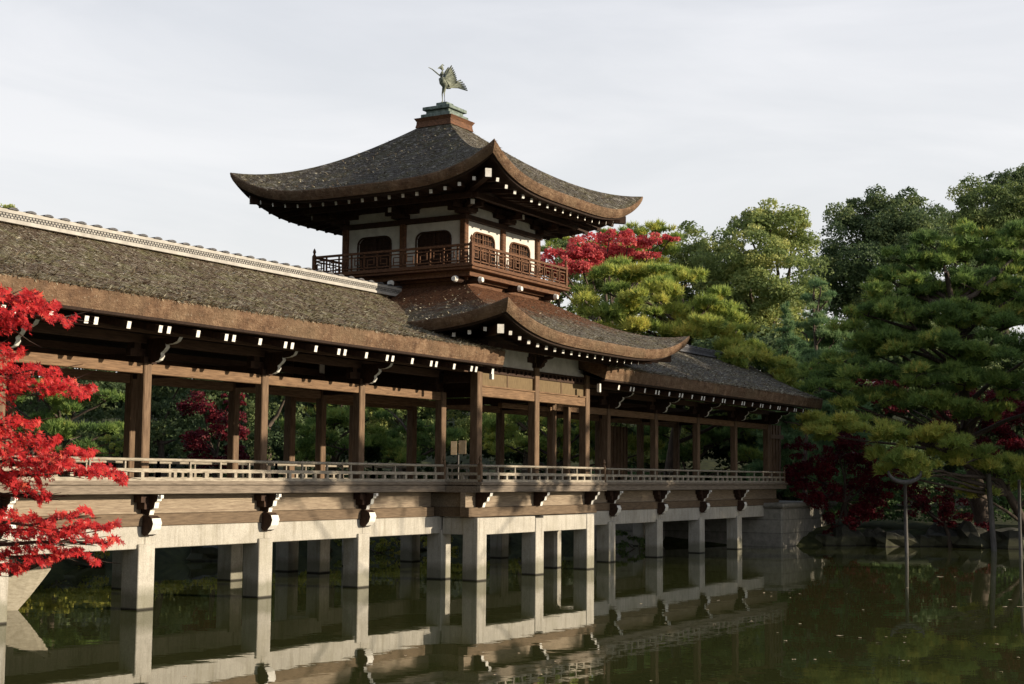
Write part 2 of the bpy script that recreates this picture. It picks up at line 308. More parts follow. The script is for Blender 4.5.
# decks
YD0,YD1=18.70,2*Yc-18.70; TD0,TD1=17.74,2*Yc-17.74; TX0,TX1=28.72,35.16
def deck(name_x0,x1,y0,y1):
    x0=name_x0; k=MB()
    k.box(x0,x1,y0-.02,y1+.02,2.215,2.285,2,.006); k.box(x0,x1,y0+.02,y0+.12,2.055,2.208,2,.006); k.box(x0,x1,y1-.12,y1-.02,2.055,2.208,2,.006)
    k.box(x0,x1,y0+.42,y0+.56,1.70,2.04,0); k.box(x0,x1,y0+.32,y0+.58,1.475,1.695,1,.01)
    k.box(x0,x1,y1-.56,y1-.42,1.70,2.04,0); k.box(x0,x1,y1-.58,y1-.32,1.475,1.695,1,.01)
    k.box(x0+.13,x1-.13,y0+.55,y1-.55,2.0,2.19,1)
    return k
deck(XL0-.4,TX0,YD0,YD1).build('deck',['deck','sill','fascia'],bridge)
k=deck(TX0,TX1,TD0,TD1)
for s0 in (TX0,TX1-.10): k.box(s0,s0+.1,TD0+.125,TD1-.125,2.045,2.195,2)
for s0 in (TX0+.30,TX1-.48): k.box(s0,s0+.18,TD0+.565,TD1-.565,1.70,2.04,0); k.box(s0-.04,s0+.22,TD0+.585,TD1-.585,1.475,1.695,1)
k.build('deck',['deck','sill','fascia'],bridge)
deck(TX1,51.7,YD0,YD1).build('deck',['deck','sill','fascia'],bridge)
# noses with white painted ends (profiles in Y,Z ; outwards is -Y)
def nose_low(x,y):          # the two stacked noses under the deck
    k=MB(); w=.11
    p=[(y+.15,1.46),(y-.02,1.30),(y-.12,1.335),(y-.20,1.42),(y-.235,1.53),(y-.20,1.62),(y-.12,1.665),(y+.15,1.665)]
    k.prismX([(a,b_) for a,b_ in p][::-1],x-w,x+w,0,white=(2,3,4),wm=1)
    p=[(y+.15,1.68),(y-.08,1.68),(y-.10,1.76),(y-.19,1.80),(y-.21,1.90),(y-.26,1.93),(y-.28,2.035),(y+.15,2.035)]
    k.prismX(p[::-1],x-w*.5,x+w*.5,0,white=(1,2,3,4,5),wm=1)
    k.box(x-.24,x+.24,y-.055,y+.16,1.90,2.03,0); k.box(x-.16,x+.16,y-.06,y+.16,1.78,1.898,0)
    k.box(x-.035,x+.035,y-.33,y-.285,1.975,2.035,1)
    return k
def nose_high(x,y,z,s=1,xs=.05,sg=-1):
    # sg=-1 points to -Y, +1 to +Y
    def q(p): return [(y+sg*-a*s if sg==1 else y+a*s,z+b_*s) for a,b_ in p]
    k=MB()
    p=q([(.2,0),(-.30,0),(-.39,.03),(-.44,.10),(-.43,.16),(-.50,.20),(-.555,.26),(-.54,.33),(.2,.33)])
    if sg==-1: p=p[::-1]; k.prismX(p,x-xs,x+xs,0,white=(1,2,3,4,5,6),wm=1)
    else: k.prismX(p,x-xs,x+xs,0,white=(1,2,3,4,5,6),wm=1)
    p=q([(.2,.333),(-.60,.31),(-.72,.32),(-.82,.36),(-.87,.43),(.2,.43)])
    if sg==-1: p=p[::-1]; k.prismX(p,x-xs*.9,x+xs*.9,0,white=(1,2,3),wm=1)
    else: k.prismX(p,x-xs*.9,x+xs*.9,0,white=(1,2,3),wm=1)
    # bearing block with arms along X
    k.box(x-.16,x+.16,y-.14,y+.14,z-.02,z+.10); k.box(x-.42,x+.42,y-.06,y+.06,z+.10,z+.24); k.box(x-.36,x-.2,y-.09,y+.09,z+.24,z+.34); k.box(x+.2,x+.36,y-.09,y+.09,z+.24,z+.34)
    return k
for x in leftX+rightX:
    nose_low(x+PW/2,Yf).build('deck_bracket',['dark','white'],bridge)
for x in (T0+PW/2,T0+TW/2+PW/2,T0+TW+PW/2):
    k=MB(); w=.055; y=Yt
    p=[(y+.15,1.70),(y-.03,1.70),(y-.06,1.80),(y-.15,1.84),(y-.17,1.93),(y-.23,1.96),(y-.25,2.035),(y+.15,2.035)]
    k.prismX(p[::-1],x-w,x+w,0,white=(1,2,3,4,5),wm=1); k.build('deck_bracket',['dark','white'],bridge)
nose_low(T0+TW+.9,Yf).build('deck_bracket',['dark','white'],bridge)
# columns
CW=.20
def column(x,y,z0,z1,w=CW,mat='post'):
    k=MB(); k.box(x-w/2,x+w/2,y-w/2,y+w/2,z0,z1,0,.018); k.box(x-w/2-.03,x+w/2+.03,y-w/2-.03,y+w/2+.03,z0,z0+.05,0)
    k.build('column',mat,bridge)
cf,cb=Yf+.2,Yb+.21
for x in leftX+rightX+[rightX[-1]+BAY-.1]:
    column(x+PW/2,cf,2.286,4.42); column(x+PW/2,cb,2.286,4.55)
for x in (T0,T0+TW): column(x+PW/2,cf,2.286,4.42); column(x+PW/2,cb,2.286,4.55)
ct,ctb=Yt+.2,Ytb+.21
for x in (T0,T0+TW/2,T0+TW): column(x+PW/2,ct,2.286,5.6,.22); column(x+PW/2,ctb,2.286,5.6,.22)
# longitudinal beams, one per bay
def lbeam(x0,x1,y,z0,z1,w=.13,mat='beam'):
    k=MB(); k.box(x0,x1,y-w/2,y+w/2,z0,z1,0,.01); k.build('beam',mat,bridge)
xs=sorted([x+PW/2 for x in leftX])+[T0+PW/2]
for a,b2 in zip(xs[:-1],xs[1:]):
    lbeam(a+CW/2+.002,b2-CW/2-.002,cf,4.215,4.405); lbeam(a+CW/2+.002,b2-CW/2-.002,cb,4.33,4.53)
xs2=[T0+TW+PW/2]+[x+PW/2 for x in rightX]+[rightX[-1]+BAY+PW/2]
for a,b2 in zip(xs2[:-1],xs2[1:]):
    lbeam(a+CW/2+.002,b2-CW/2-.002,cf,4.215,4.405); lbeam(a+CW/2+.002,b2-CW/2-.002,cb,4.33,4.53)
lbeam(T0+PW/2+.102,T0+TW+PW/2-.102,cb,4.33,4.53); lbeam(T0+TW/2+PW/2,T0+TW+PW/2-.102,cf,4.17,4.30); column(T0+TW/2+PW/2+2.46-.0,cf-.0,2.286,4.168,.15) if False else None
column(34.73-.02,cf-.45,2.286,4.30,.16); lbeam(34.82,36.2,cf-.45,4.17,4.30)
for x in xs+xs2:      # cross beams over the passage
    k=MB(); k.box(x-.07,x+.07,cf+.103,cb-.103,4.42,4.6); k.build('cross_beam','dark',bridge)
# column brackets
for x in xs[:-1]+xs2[1:]:
    nose_high(x,cf,4.42).build('eave_bracket',['dark','white'],bridge)
    nose_high(x,cb,4.55,.8,sg=1).build('eave_bracket',['dark','white'],bridge)
# --- gallery roofs
def prof(s): return 5.33+1.57*(.80*s+.20*s*s)        # s 0 at eave, 1 at ridge
YE0,YE1=17.30,2*Yc-17.30
def gallery(x0,x1,mat,slant,capx1,rx0,rx1,cap_mat,lab):
    def XE(s_): return x1-slant*(1-s_)
    NX=int((x1-x0)/.35); NS=14; k=MB(); rnd=random.Random(3)
    for sgn in (0,1):
        vs=[];fs=[]
        for i in range(NX+1):
            for j in range(NS+1):
                s=j/NS; y=YE0+(Yc-YE0)*s; z=prof(s)+rnd.uniform(-.012,.012)
                if sgn: y=2*Yc-y
                vs.append((x0+(XE(s)-x0)*i/NX,y+(rnd.uniform(-.012,.012) if j else 0),z))
        for i in range(NX):
            for j in range(NS):
                a=i*(NS+1)+j; f=(a,a+NS+1,a+NS+2,a+1); fs.append(f if not sgn else f[::-1])
        k.add(vs,fs,0)
    rf=k.build('gallery_roof',mat,bridge,True); rf['label']=lab
    e=MB()
    for sgn in (0,1):       # thick layered edge, slightly undercut
        vs=[];NXe=int((x1-x0)/.12)
        for i in range(NXe+1):
            x=x0+(x1-slant-x0)*i/NXe; j0=rnd.uniform(-.012,.012); 
            for (dy,z) in ((.02,5.335+j0),(-.0,5.30),(.0+rnd.uniform(0,.02),5.20),(.035,5.10),(.06,4.995)):
                y=YE0+dy; vs.append((x,y if not sgn else 2*Yc-y,z))
        fs=[]
        for i in range(NXe):
            for j in range(4):
                a=i*5+j; f=(a+1,a+6,a+5,a); fs.append(f if not sgn else f[::-1])
        e.add(vs,fs,0)
    for xx,fl in ((x0,0),(x1,1)):   # gable ends
        top=[]; 
        for j in range(9): s=j/8; top.append((xx if not fl else XE(s),YE0+(Yc-YE0)*s,prof(s)-.002))
        top+= [(v[0],2*Yc-v[1],v[2]) for v in top[-2::-1]]
        bot=[(v[0],v[1]+(.06 if v[1]<Yc else -.06) if abs(v[1]-Yc)>3.5 else v[1],v[2]-.335) for v in top]
        m_=len(top); vs=top+bot; fs=[(i,i+1,m_+i+1,m_+i) for i in range(m_-1)]
        if not fl: fs=[f[::-1] for f in fs]
        e.add(vs,fs,0)
    e.build('eave_edge','eave',rf)
    u=MB()
    for sgn in (0,1):
        m_=(lambda y:y) if not sgn else (lambda y:2*Yc-y)
        pts=[(YE0+.06,4.995),(YE0+.08,4.95),(YE0+.10,4.95),(18.3,5.22),(Yc,6.5)]
        for p,q_ in zip(pts[:-1],pts[1:]):
            vs=[(x0+.01,m_(p[0]),p[1]),(x1-slant-.01,m_(p[0]),p[1]),(x1-slant-.01,m_(q_[0]),q_[1]),(x0+.01,m_(q_[0]),q_[1])]
            u.add(vs,[(0,3,2,1) if not sgn else (0,1,2,3)],0)
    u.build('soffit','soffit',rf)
    xr1=x1; x1=x1-slant; pu=MB(); pu.box(x0+.05,x1-.05,18.28,18.42,4.855,4.965,0,.008); pu.box(x0+.05,x1-.05,cf-.09,cf+.09,4.76,4.92,0); pu.box(x0+.05,x1-.05,2*Yc-18.42,2*Yc-18.28,4.855,4.965,0); pu.box(x0+.05,x1-.05,cb-.09,cb+.09,4.90,5.05,0)
    pu.box(x0+.03,x1-.03,17.41,17.50,4.945,4.985,0); pu.build('purlin','purlin',rf)
    if x0<T0:
        q_=MB(); q_.box(x1-.18,x1-.10,17.55,17.63,4.66,4.88,0); q_.build('purlin_end','white',rf)
    else:
        q_=MB(); q_.box(x0+.06,x0+.14,17.55,17.63,4.66,4.88,0); q_.build('purlin_end','white',rf)
    i=-30
    while True:
        xb=18.88+1.633*i; i+=1
        if xb>x1+2: break
        for xr in (xb,xb+.72,xb+.92):
            if x0+.3<xr<x1-.3:
                r_=MB(); r_.bar((xr,17.43,4.825),(xr,19.1,5.16),.085,.12,0,1); r_.build('rafter',['dark','white'],rf)
    # ridge cap: white plaster bands, tile lattice, round cap tiles
    c=MB(); z=6.84
    h=.24
    c.box(rx0,rx1,Yc-h,Yc+h,z,z+.07,0); c.box(rx0,rx1,Yc-h+.03,Yc+h-.03,z+.07,z+.17,1); c.box(rx0,rx1,Yc-h+.01,Yc+h-.01,z+.17,z+.235,0)
    n_=int((rx1-rx0)/.075)
    for j in range(n_):      # little scale tiles in the band
        x=rx0+.0375+j*.075
        for r_ in range(2):
            c.box(x-.024+(.037 if r_ else 0),x+.024+(.037 if r_ else 0),Yc-h+.012,Yc-h+.028,z+.082+r_*.045,z+.112+r_*.045,3)
    n_=int((rx1-rx0)/.40)
    for j in range(n_+1):
        x=rx0+.1+j*.40
        vs=[];m8=8
        for (yy,sc_) in ((Yc-h-.02,1),(Yc+h+.02,1)):
            for t_ in range(m8+1): a=math.pi*t_/m8; vs.append((x+math.cos(a)*.11,yy,z+.235+math.sin(a)*.042))
        fs=[(t_,t_+1,m8+2+t_,m8+1+t_) for t_ in range(m8)]+[tuple(range(m8,-1,-1)),tuple(range(m8+1,2*m8+2))]
        c.add(vs,fs,2)
    c.build('ridge_cap',cap_mat,rf)
    return rf
gallery(XL0-1.2,T0+.03,'thatch',0,0,XL0-1,29.75,['ridge_plaster','tile','tile','band'],'brown mossy thatch roof of the left gallery')
gallery(T0+TW-.23,53.6,'thatch_grey',1.9,0,35.6,53.3,['tile','tile','tile','tile'],'grey thatch roof of the right gallery')
# gallery end wall at the far bank
k=MB(); k.box(51.1,52.3,cf-.05,cf+.0,2.29,4.4); 
for i in range(4): k.box(51.1+i*.3,51.14+i*.3,cf-.08,cf-.052,2.29,4.4)
k.box(51.0,52.4,cf-.12,cf-.085,3.9,4.05); k.build('end_wall','post',bridge)
k=MB(); k.box(45.0,46.6,cb-.03,cb+.03,2.29,4.2); 
for i in range(7): k.box(45.0+i*.26,45.04+i*.26,cb-.06,cb-.032,2.29,4.2)
k.build('board_screen','post',bridge)
# --- railings
def railing(a,b_,z,hh,spacing,mat,round_top=True,posts_out=True,fret=False):
    a=Vector(a); b_=Vector(b_); Ln=(b_-a).length; d=(b_-a)/Ln
    k=MB(); up=Vector((0,0,1))
    if not fret:
        k.tube([a+up*(z+hh),b_+up*(z+hh)],.028,8,0); k.bar(a+up*(z+hh*.5),b_+up*(z+hh*.5),.07,.065); k.bar(a+up*(z+.03),b_+up*(z+.03),.09,.06)
    else:
        k.bar(a+up*(z+hh),b_+up*(z+hh),.06,.055); k.bar(a+up*(z+hh*.80),b_+up*(z+hh*.80),.035,.03); k.bar(a+up*(z+.04),b_+up*(z+.04),.05,.05); k.bar(a+up*(z+.12),b_+up*(z+.12),.035,.03)
    r_=k.build('railing',mat,bridge)
    n_=max(1,round(Ln/spacing))
    for i in range(n_+1):
        p=a+d*(Ln*i/n_); q_=MB()
        if not fret:
            q_.bar(p+up*(z+.055),p+up*(z+hh*.5-.028),.075,.06)
            if i%2==0: q_.bar(p+up*(z+hh*.5+.028),p+up*(z+hh-.025),.035,.035)
        else:
            q_.bar(p+up*(z+.02),p+up*(z+hh-.028),.035,.035)
            if i<n_:
                w=Ln/n_; z0=z+.12; z1=z+hh*.80; m_=(z0+z1)/2; L0=p+d*(w*.25); L1=p+d*(w*.75); zz0=z0+(z1-z0)*.28; zz1=z0+(z1-z0)*.72
                q_.bar(L0+up*zz0,L1+up*zz0,.022,.022); q_.bar(L0+up*zz1,L1+up*zz1,.022,.022); q_.bar(L0+up*zz0,L0+up*zz1,.022,.022); q_.bar(L1+up*zz0,L1+up*zz1,.022,.022)
                if i%2: q_.bar(L0+up*zz1,L0+up*z1,.02,.02); q_.bar(L1+up*zz0,L1+up*z0,.02,.02)
                else: q_.bar(L1+up*zz1,L1+up*z1,.02,.02); q_.bar(L0+up*zz0,L0+up*z0,.02,.02)
        q_.build('baluster',mat,r_)
    return r_
zf=2.286
for a in range(-7,0):
    xa=T0+PW/2+BAY*a; xb=min(xa+BAY,TX0+.06)
    railing((xa,YD0+.08,0),(xb,YD0+.08,0),zf,.375,.408,'rail'); railing((xa,YD1-.08,0),(xb,YD1-.08,0),zf,.375,.408,'rail')
for a in range(0,5):
    xa=T0+TW+PW/2+BAY*a
    if a==0: xa=TX1-.05
    xb=T0+TW+PW/2+BAY*(a+1)
    if a==4: xb=51.6
    railing((xa,YD0+.08,0),(xb,YD0+.08,0),zf,.375,.408,'rail'); railing((xa,YD1-.08,0),(xb,YD1-.08,0),zf,.375,.408,'rail')
railing((TX0+.06,TD0+.07,0),(TX1-.06,TD0+.07,0),zf,.375,.40,'rail')
railing((TX0+.07,TD0+.1,0),(TX0+.07,YD0+.02,0),zf,.375,.4,'rail'); railing((TX1-.07,TD0+.1,0),(TX1-.07,YD0+.02,0),zf,.375,.4,'rail')
railing((TX0+.06,TD1-.07,0),(TX1-.06,TD1-.07,0),zf,.375,.40,'rail')
def newel(x,y,z0,h,w,mat):
    k=MB(); k.box(x-w/2,x+w/2,y-w/2,y+w/2,z0,z0+h,0,.006); zz=z0+h
    k.tube([(x,y,zz),(x,y,zz+.03),(x,y,zz+.05),(x,y,zz+.10),(x,y,zz+.15),(x,y,zz+.20)],[w*.5,w*.42,w*.25,w*.48,w*.34,.004],10)
    k.build('newel_post',mat,bridge)
for x in (TX0+.07,TX1-.07): newel(x,TD0+.07,zf-.05,.47,.09,'post')
newel(51.6,YD0+.08,zf-.05,.47,.08,'post')
newel(TX0+.02,YD0+.08,zf-.05,.47,.08,'post')
# --- pavilion walls of the lower storey (front, back, sides above the passage)
yF=ct
for (y,sg) in ((ct,-1),(ctb,1)):
    for (xa,xb) in ((T0+PW/2+.112,T0+TW/2+PW/2-.112),(T0+TW/2+PW/2+.112,T0+TW+PW/2-.112)):
        k=MB(); k.box(xa,xb,y-.085,y+.085,4.30,4.525,0,.012); k.box(xa,xb,y-.105,y+.105,4.53,4.565); k.build('beam','beam',bridge)
        k=MB(); k.box(xa,xb,y-.03,y+.03,4.567,4.87,0); mid=(xa+xb)/2
        k.box(mid-.02,mid+.02,y-.045,y-.031,4.567,4.87,1); k.box(mid-.02,mid+.02,y+.031,y+.045,4.567,4.87,1)
        k.build('transom_board',['board','post'],bridge)
        k=MB(); k.box(xa,xb,y-.07,y+.07,4.873,4.93,0); k.box(xa,xb,y-.07,y+.07,5.02,5.07,0)
        nn=12
        for i in range(nn): x=xa+(xb-xa)*(i+.5)/nn; k.box(x-.045,x+.045,y-.065,y+.065,4.931,5.019)
        k.build('lattice_frieze','dark',bridge)
        k=MB(); k.box(xa,xb,y-.04,y+.04,5.072,5.52); k.build('plaster_panel','plaster',bridge)
for x in (T0+PW/2,T0+TW+PW/2):
    for (ya,yb) in ((ct+.112,cf-.102),(cf+.102,cb-.102),(cb+.102,ctb-.112)):
        k=MB(); k.box(x-.08,x+.08,ya,yb,4.63,4.8); k.box(x-.03,x+.03,ya,yb,4.8,5.6); k.build('side_wall','dark',bridge)
k=MB(); k.box(T0+PW/2-.12,T0+TW+PW/2+.12,ct-.12,ct+.12,5.53,5.68); k.box(T0+PW/2-.12,T0+TW+PW/2+.12,ctb-.12,ctb+.12,5.53,5.68)
k.box(T0+PW/2-.12,T0+PW/2+.12,ct+.121,ctb-.121,5.53,5.68); k.box(T0+TW+PW/2-.12,T0+TW+PW/2+.12,ct+.121,ctb-.121,5.53,5.68); k.build('wall_plate','dark',bridge)
for x in (T0+PW/2,T0+TW/2+PW/2,T0+TW+PW/2):
    nose_high(x,ct,5.16,.62,.085).build('eave_bracket',['dark','dark'],bridge)
# --- pavilion roofs
def pav_roof(name,hx,hy,inx,iny,z_eave,z_top,lift,a1,thick,mats,lab,rs,rz,p_lift=3):
    NU,NV=34,16; rnd=random.Random(5)
    def P(side,u,v):        # v 0 top .. 1 eave
        rx=inx+(hx-inx)*v; ry=iny+(hy-iny)*v; s_=1-v
        z=z_eave+(z_top-z_eave)*(a1*s_+(1-a1)*s_*s_)+(lift*abs(u)**4+(.16*(1-abs(u)**4) if side in (1,3) and hx>4.5 else 0))*(v**p_lift)
        fl=.0
        if side==0: return (Xc+u*rx,Yc-ry,z)
        if side==1: return (Xc+rx,Yc+u*ry,z)
        if side==2: return (Xc-u*rx,Yc+ry,z)
        return (Xc-rx,Yc-u*ry,z)
    k=MB()
    for side in range(4):
        vs=[]
        for i in range(NU+1):
            for j in range(NV+1):
                x,y,z=P(side,-1+2*i/NU,j/NV); jt=.010 if 0<i<NU else 0
                vs.append((x,y,z+rnd.uniform(-jt,jt)))
        fs=[]
        for i in range(NU):
            for j in range(NV): a=i*(NV+1)+j; fs.append((a,a+1,a+NV+2,a+NV+1))
        k.add(vs,fs,0)
    rf=k.build('pavilion_roof',mats[0],bridge,True); rf['label']=lab
    # edge
    e=MB(); u_=MB(); NE=90
    for side in range(4):
        vs=[];us=[]
        for i in range(NE+1):
            u=-1+2*i/NE; x,y,z=P(side,u,1)
            nx,ny=((0,-1),(1,0),(0,1),(-1,0))[side]; cxx=Xc+(x-Xc); 
            def inn(t_,dz):     # inset towards centre keeps corners mitred
                fx=(hx-t_)/hx; fy=(hy-t_)/hy; return (Xc+(x-Xc)*fx,Yc+(y-Yc)*fy,z+dz)
            tk=thick*(1+.25*abs(u)**6)
            j0=rnd.uniform(-.01,.01)
            vs+= [inn(0,.006),inn(-.015,-.02),inn(.0,-tk*.35+j0),inn(.04,-tk*.7),inn(.09,-tk)]
            us+= [inn(.09,-tk),inn(.14,-tk-.0),inn(.16,-tk-.05),inn(.34,-tk-.03),inn(min(hx-inx-.05,hx*.5),-tk+.10-lift*abs(u)**4*.75)]
        for (mb,arr,nn) in ((e,vs,5),(u_,us,5)):
            fs=[]
            for i in range(NE):
                for j in range(nn-1): a=i*nn+j; fs.append((a,a+1,a+nn+1,a+nn))
            mb.add(arr,fs,0)
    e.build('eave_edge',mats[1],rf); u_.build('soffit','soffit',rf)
    # rafters with white ends (front and left faces are in view; the others as well, for other viewpoints)
    n_=int(2*rs/.40)
    for side in (0,1,2,3):
        for i in range(n_+1):
            t_=-rs+(2*rs-0)*(i)/n_
            if abs(t_)>rs-.12: continue
            u=t_/hx; zz=rz+lift*.75*abs(u)**4+(.14*(1-abs(u)**4) if side in (1,3) and hx>4.5 else 0)
            if side==0: a=(Xc+t_,Yc-rs,zz); c_=(Xc+t_*.8,Yc-rs+1.1,zz+.22)
            elif side==3: a=(Xc-rs,Yc+t_,zz); c_=(Xc-rs+1.1,Yc+t_*.8,zz+.22)
            elif side==1: a=(Xc+rs,Yc+t_,zz); c_=(Xc+rs-1.1,Yc+t_*.8,zz+.22)
            else: a=(Xc+t_,Yc+rs,zz); c_=(Xc+t_*.8,Yc+rs-1.1,zz+.22)
            q_=MB(); q_.bar(a,c_,.075,.09,0,1); q_.build('rafter',['dark','white'],rf)
    for sx_ in (-1,1):
        for sy_ in (-1,1):
            q_=MB(); q_.bar((Xc+sx_*(rs-.02),Yc+sy_*(rs-.02),rz+.02+lift*.45),(Xc+sx_*(rs-1.6),Yc+sy_*(rs-1.6),rz+.35),.15,.20,0,1); q_.build('hip_rafter',['dark','white'],rf)
    k=MB(); 
    for (r0,zb) in ((rs-1.0,rz+.02),):
        k.box(Xc-r0,Xc+r0,Yc-r0-.06,Yc-r0+.06,zb,zb+.12); k.box(Xc-r0,Xc+r0,Yc+r0-.06,Yc+r0+.06,zb,zb+.12); k.box(Xc-r0-.06,Xc-r0+.06,Yc-r0+.061,Yc+r0-.061,zb,zb+.12); k.box(Xc+r0-.06,Xc+r0+.06,Yc-r0+.061,Yc+r0-.061,zb,zb+.12)
    k.build('purlin','dark',rf)
    return rf
upper=pav_roof('u',3.92,3.94,.5,.5,9.40,11.6,.70,.78,.235,('thatch_grey','eave'),'curved grey thatch roof at the top of the pavilion',3.60,9.08)
lower=pav_roof('l',4.87,4.90,2.05,2.05,5.70,7.08,.60,.80,.24,('thatch_red','eave'),'red brown thatch skirt roof below the balcony',4.52,5.37)
# copper stepped finial and thatch cap
k=MB(); r_=.60
vs=[]
for (r_,z) in ((.56,11.58),(.54,11.67),(.535,11.74),(.59,11.83)):
    vs+=[(Xc-r_,Yc-r_,z),(Xc+r_,Yc-r_,z),(Xc+r_,Yc+r_,z),(Xc-r_,Yc+r_,z)]
fs=[(i+4*l,(i+1)%4+4*l,(i+1)%4+4*l+4,i+4*l+4) for l in range(3) for i in range(4)]+[(12,13,14,15)]
k.add(vs,fs); k.build('roof_cap','orange',upper)
k=MB()
for r_,z0,z1 in ((.46,11.832,11.95),(.36,11.952,12.06),(.43,12.062,12.15),(.17,12.152,12.30)):
    k.box(Xc-r_,Xc+r_,Yc-r_,Yc+r_,z0,z1,0,.01)
k.build('finial_base','copper',upper)
# --- upper storey
ZU=7.50; rb=1.81
k=MB(); k.box(Xc-1.95,Xc+1.95,Yc-1.95,Yc+1.95,6.9,7.20); k.box(Xc-2.06,Xc+2.06,Yc-2.06,Yc+2.06,7.20,7.26); k.build('balcony_base','orange',bridge)
k=MB(); k.box(Xc-2.46,Xc+2.46,Yc-2.46,Yc+2.46,7.40,7.46,0,.008); k.box(Xc-2.5,Xc+2.5,Yc-2.5,Yc+2.5,7.463,7.50,0,.008); k.box(Xc-2.28,Xc+2.28,Yc-2.28,Yc+2.28,7.262,7.398); k.build('balcony_floor','orange',bridge)
for a in (-1.9,0,1.9):        # round joist ends with painted tips
    for side in range(4):
        c_,s_=[(0,-1),(1,0),(0,1),(-1,0)][side]
        if side in (0,2): p0=(Xc+a,Yc+s_*1.9,7.19); p1=(Xc+a,Yc+s_*2.33,7.19); p2=(Xc+a,Yc+s_*2.42,7.19)
        else: p0=(Xc+c_*1.9,Yc+a,7.19); p1=(Xc+c_*2.33,Yc+a,7.19); p2=(Xc+c_*2.42,Yc+a,7.19)
        k=MB(); k.tube([p0,p1],.085,12,0); k.tube([p1,p2],[.086,.06],12,1); k.build('joist_end',['dark','white'],bridge)
for sx_ in (-1,0,1):
    for sy_ in (-1,0,1):
        if sx_==0 and sy_==0: continue
        column(Xc+sx_*rb,Yc+sy_*rb,7.501,9.15,.17,'orange')
def wallbay(side,t0,t1):
    # plaster wall with an arched lattice window between t0 and t1 along the face; depth d outward
    def T(t,d,z):
        if side==0: return (Xc+t,Yc-rb-d,z)
        if side==3: return (Xc-rb-d,Yc-t,z)
        if side==1: return (Xc+rb+d,Yc+t,z)
        return (Xc-t,Yc+rb+d,z)
    m_=(t0+t1)/2; w=.52; zt=8.50; rr=.20
    hole=[(m_-w,7.502)]
    for i in range(7): a=math.pi-math.pi/2*i/6; hole.append((m_-w+rr+math.cos(a)*rr,zt-rr+math.sin(a)*rr))
    for i in range(7): a=math.pi/2-math.pi/2*i/6; hole.append((m_+w-rr+math.cos(a)*rr,zt-rr+math.sin(a)*rr))
    hole.append((m_+w,7.502)); n_=len(hole)
    outer=[]
    for (t,z) in hole[:]:
        i=len(outer)
        if i==0: outer.append((t0,7.502))
        elif i==n_-1: outer.append((t1,7.502))
        else:
            f=(i-1)/(n_-3)
            # walk: up left side, along top, down right
            if i==1: outer.append((t0,zt-rr))
            elif i==n_-2: outer.append((t1,zt-rr))
            else:
                L1=8.74-(zt-rr); L2=t1-t0; tot=2*L1+L2; s=f*tot
                if s<L1: outer.append((t0,zt-rr+s))
                elif s<L1+L2: outer.append((t0+s-L1,8.74))
                else: outer.append((t1,8.74-(s-L1-L2)))
    # snap the nearest to the corners
    for cnr in ((t0,8.74),(t1,8.74)):
        j=min(range(2,n_-2),key=lambda j_:(outer[j_][0]-cnr[0])**2+(outer[j_][1]-cnr[1])**2); outer[j]=cnr
    k=MB(); vs=[T(t,0,z) for t,z in outer]+[T(t,0,z) for t,z in hole]+[T(t,-.06,z) for t,z in hole]
    fs=[(i,n_+i,n_+i+1,i+1) for i in range(n_-1)]+[(n_+i,2*n_+i,2*n_+i+1,n_+i+1) for i in range(n_-1)]
    fs=[f[::-1] for f in fs]
    k.add(vs,fs); wl=k.build('plaster_wall','plaster',bridge)
    # arch frame + lattice
    k=MB()
    pts=[T(t,.012,z) for t,z in hole]; k.tube(pts,.025,6)
    win=k.build('window','orange' if side==0 else 'dark',wl)  # shade put in by material: only the sunny front is red brown
    k=MB()
    def bar(a,b_,w_=.022): k.bar(T(a[0],-.03,a[1]),T(b_[0],-.03,b_[1]),w_,w_)
    for i in range(1,8): t=m_-w+2*w*i/8; bar((t,7.51),(t,zt-.03 if 1<i<7 else zt-.08),.02 if i!=4 else .045)
    for zz in (7.62,7.74,8.0,8.12,8.24,8.36): bar((m_-w+.02,zz),(m_+w-.02,zz),.018)
    k.build('lattice','orange' if side==0 else 'dark',win)  # dark timber stands for shade on the faces away from the front
    k=MB(); k.add([T(m_-w,-.062,7.502),T(m_+w,-.062,7.502),T(m_+w,-.062,zt),T(m_-w,-.062,zt)],[(0,1,2,3)]); k.build('pane','dark',win)
for side in range(4):
    wallbay(side,-rb+.086,-.086); wallbay(side,.086,rb-.086)
k=MB(); 
def ringbox(k,r0,t,z0,z1,mi=0):
    k.box(Xc-r0,Xc+r0,Yc-r0,Yc-r0+t,z0,z1,mi); k.box(Xc-r0,Xc+r0,Yc+r0-t,Yc+r0,z0,z1,mi); k.box(Xc-r0,Xc-r0+t,Yc-r0+t+.001,Yc+r0-t-.001,z0,z1,mi); k.box(Xc+r0-t,Xc+r0,Yc-r0+t+.001,Yc+r0-t-.001,z0,z1,mi)
ringbox(k,1.93,.16,8.745,8.86); ringbox(k,1.93,.2,9.12,9.24); k.build('wall_plate','dark',bridge)
k=MB(); ringbox(k,1.83,.05,8.862,9.118); k.build('plaster_panel','plaster',bridge)
for sx_ in (-1,0,1):
    for sy_ in (-1,0,1):
        if sx_==0 and sy_==0: continue
        x,y=Xc+sx_*1.9,Yc+sy_*1.9; k=MB(); k.box(x-.2,x+.2,y-.2,y+.2,8.88,8.98)
        k.box(x-.5,x+.5,y-.055,y+.055,8.985,9.09); k.box(x-.055,x+.055,y-.5,y+.5,8.995,9.10)
        for dx,dy in ((-.44,0),(.44,0),(0,-.44),(0,.44)): k.box(x+dx-.08,x+dx+.08,y+dy-.08,y+dy+.08,9.101,9.19)
        k.bar((x+sx_*.55,y+sy_*.55,9.03),(x,y,9.05),.10,.12,0,1); k.build('eave_bracket',['dark','plaster'],bridge)
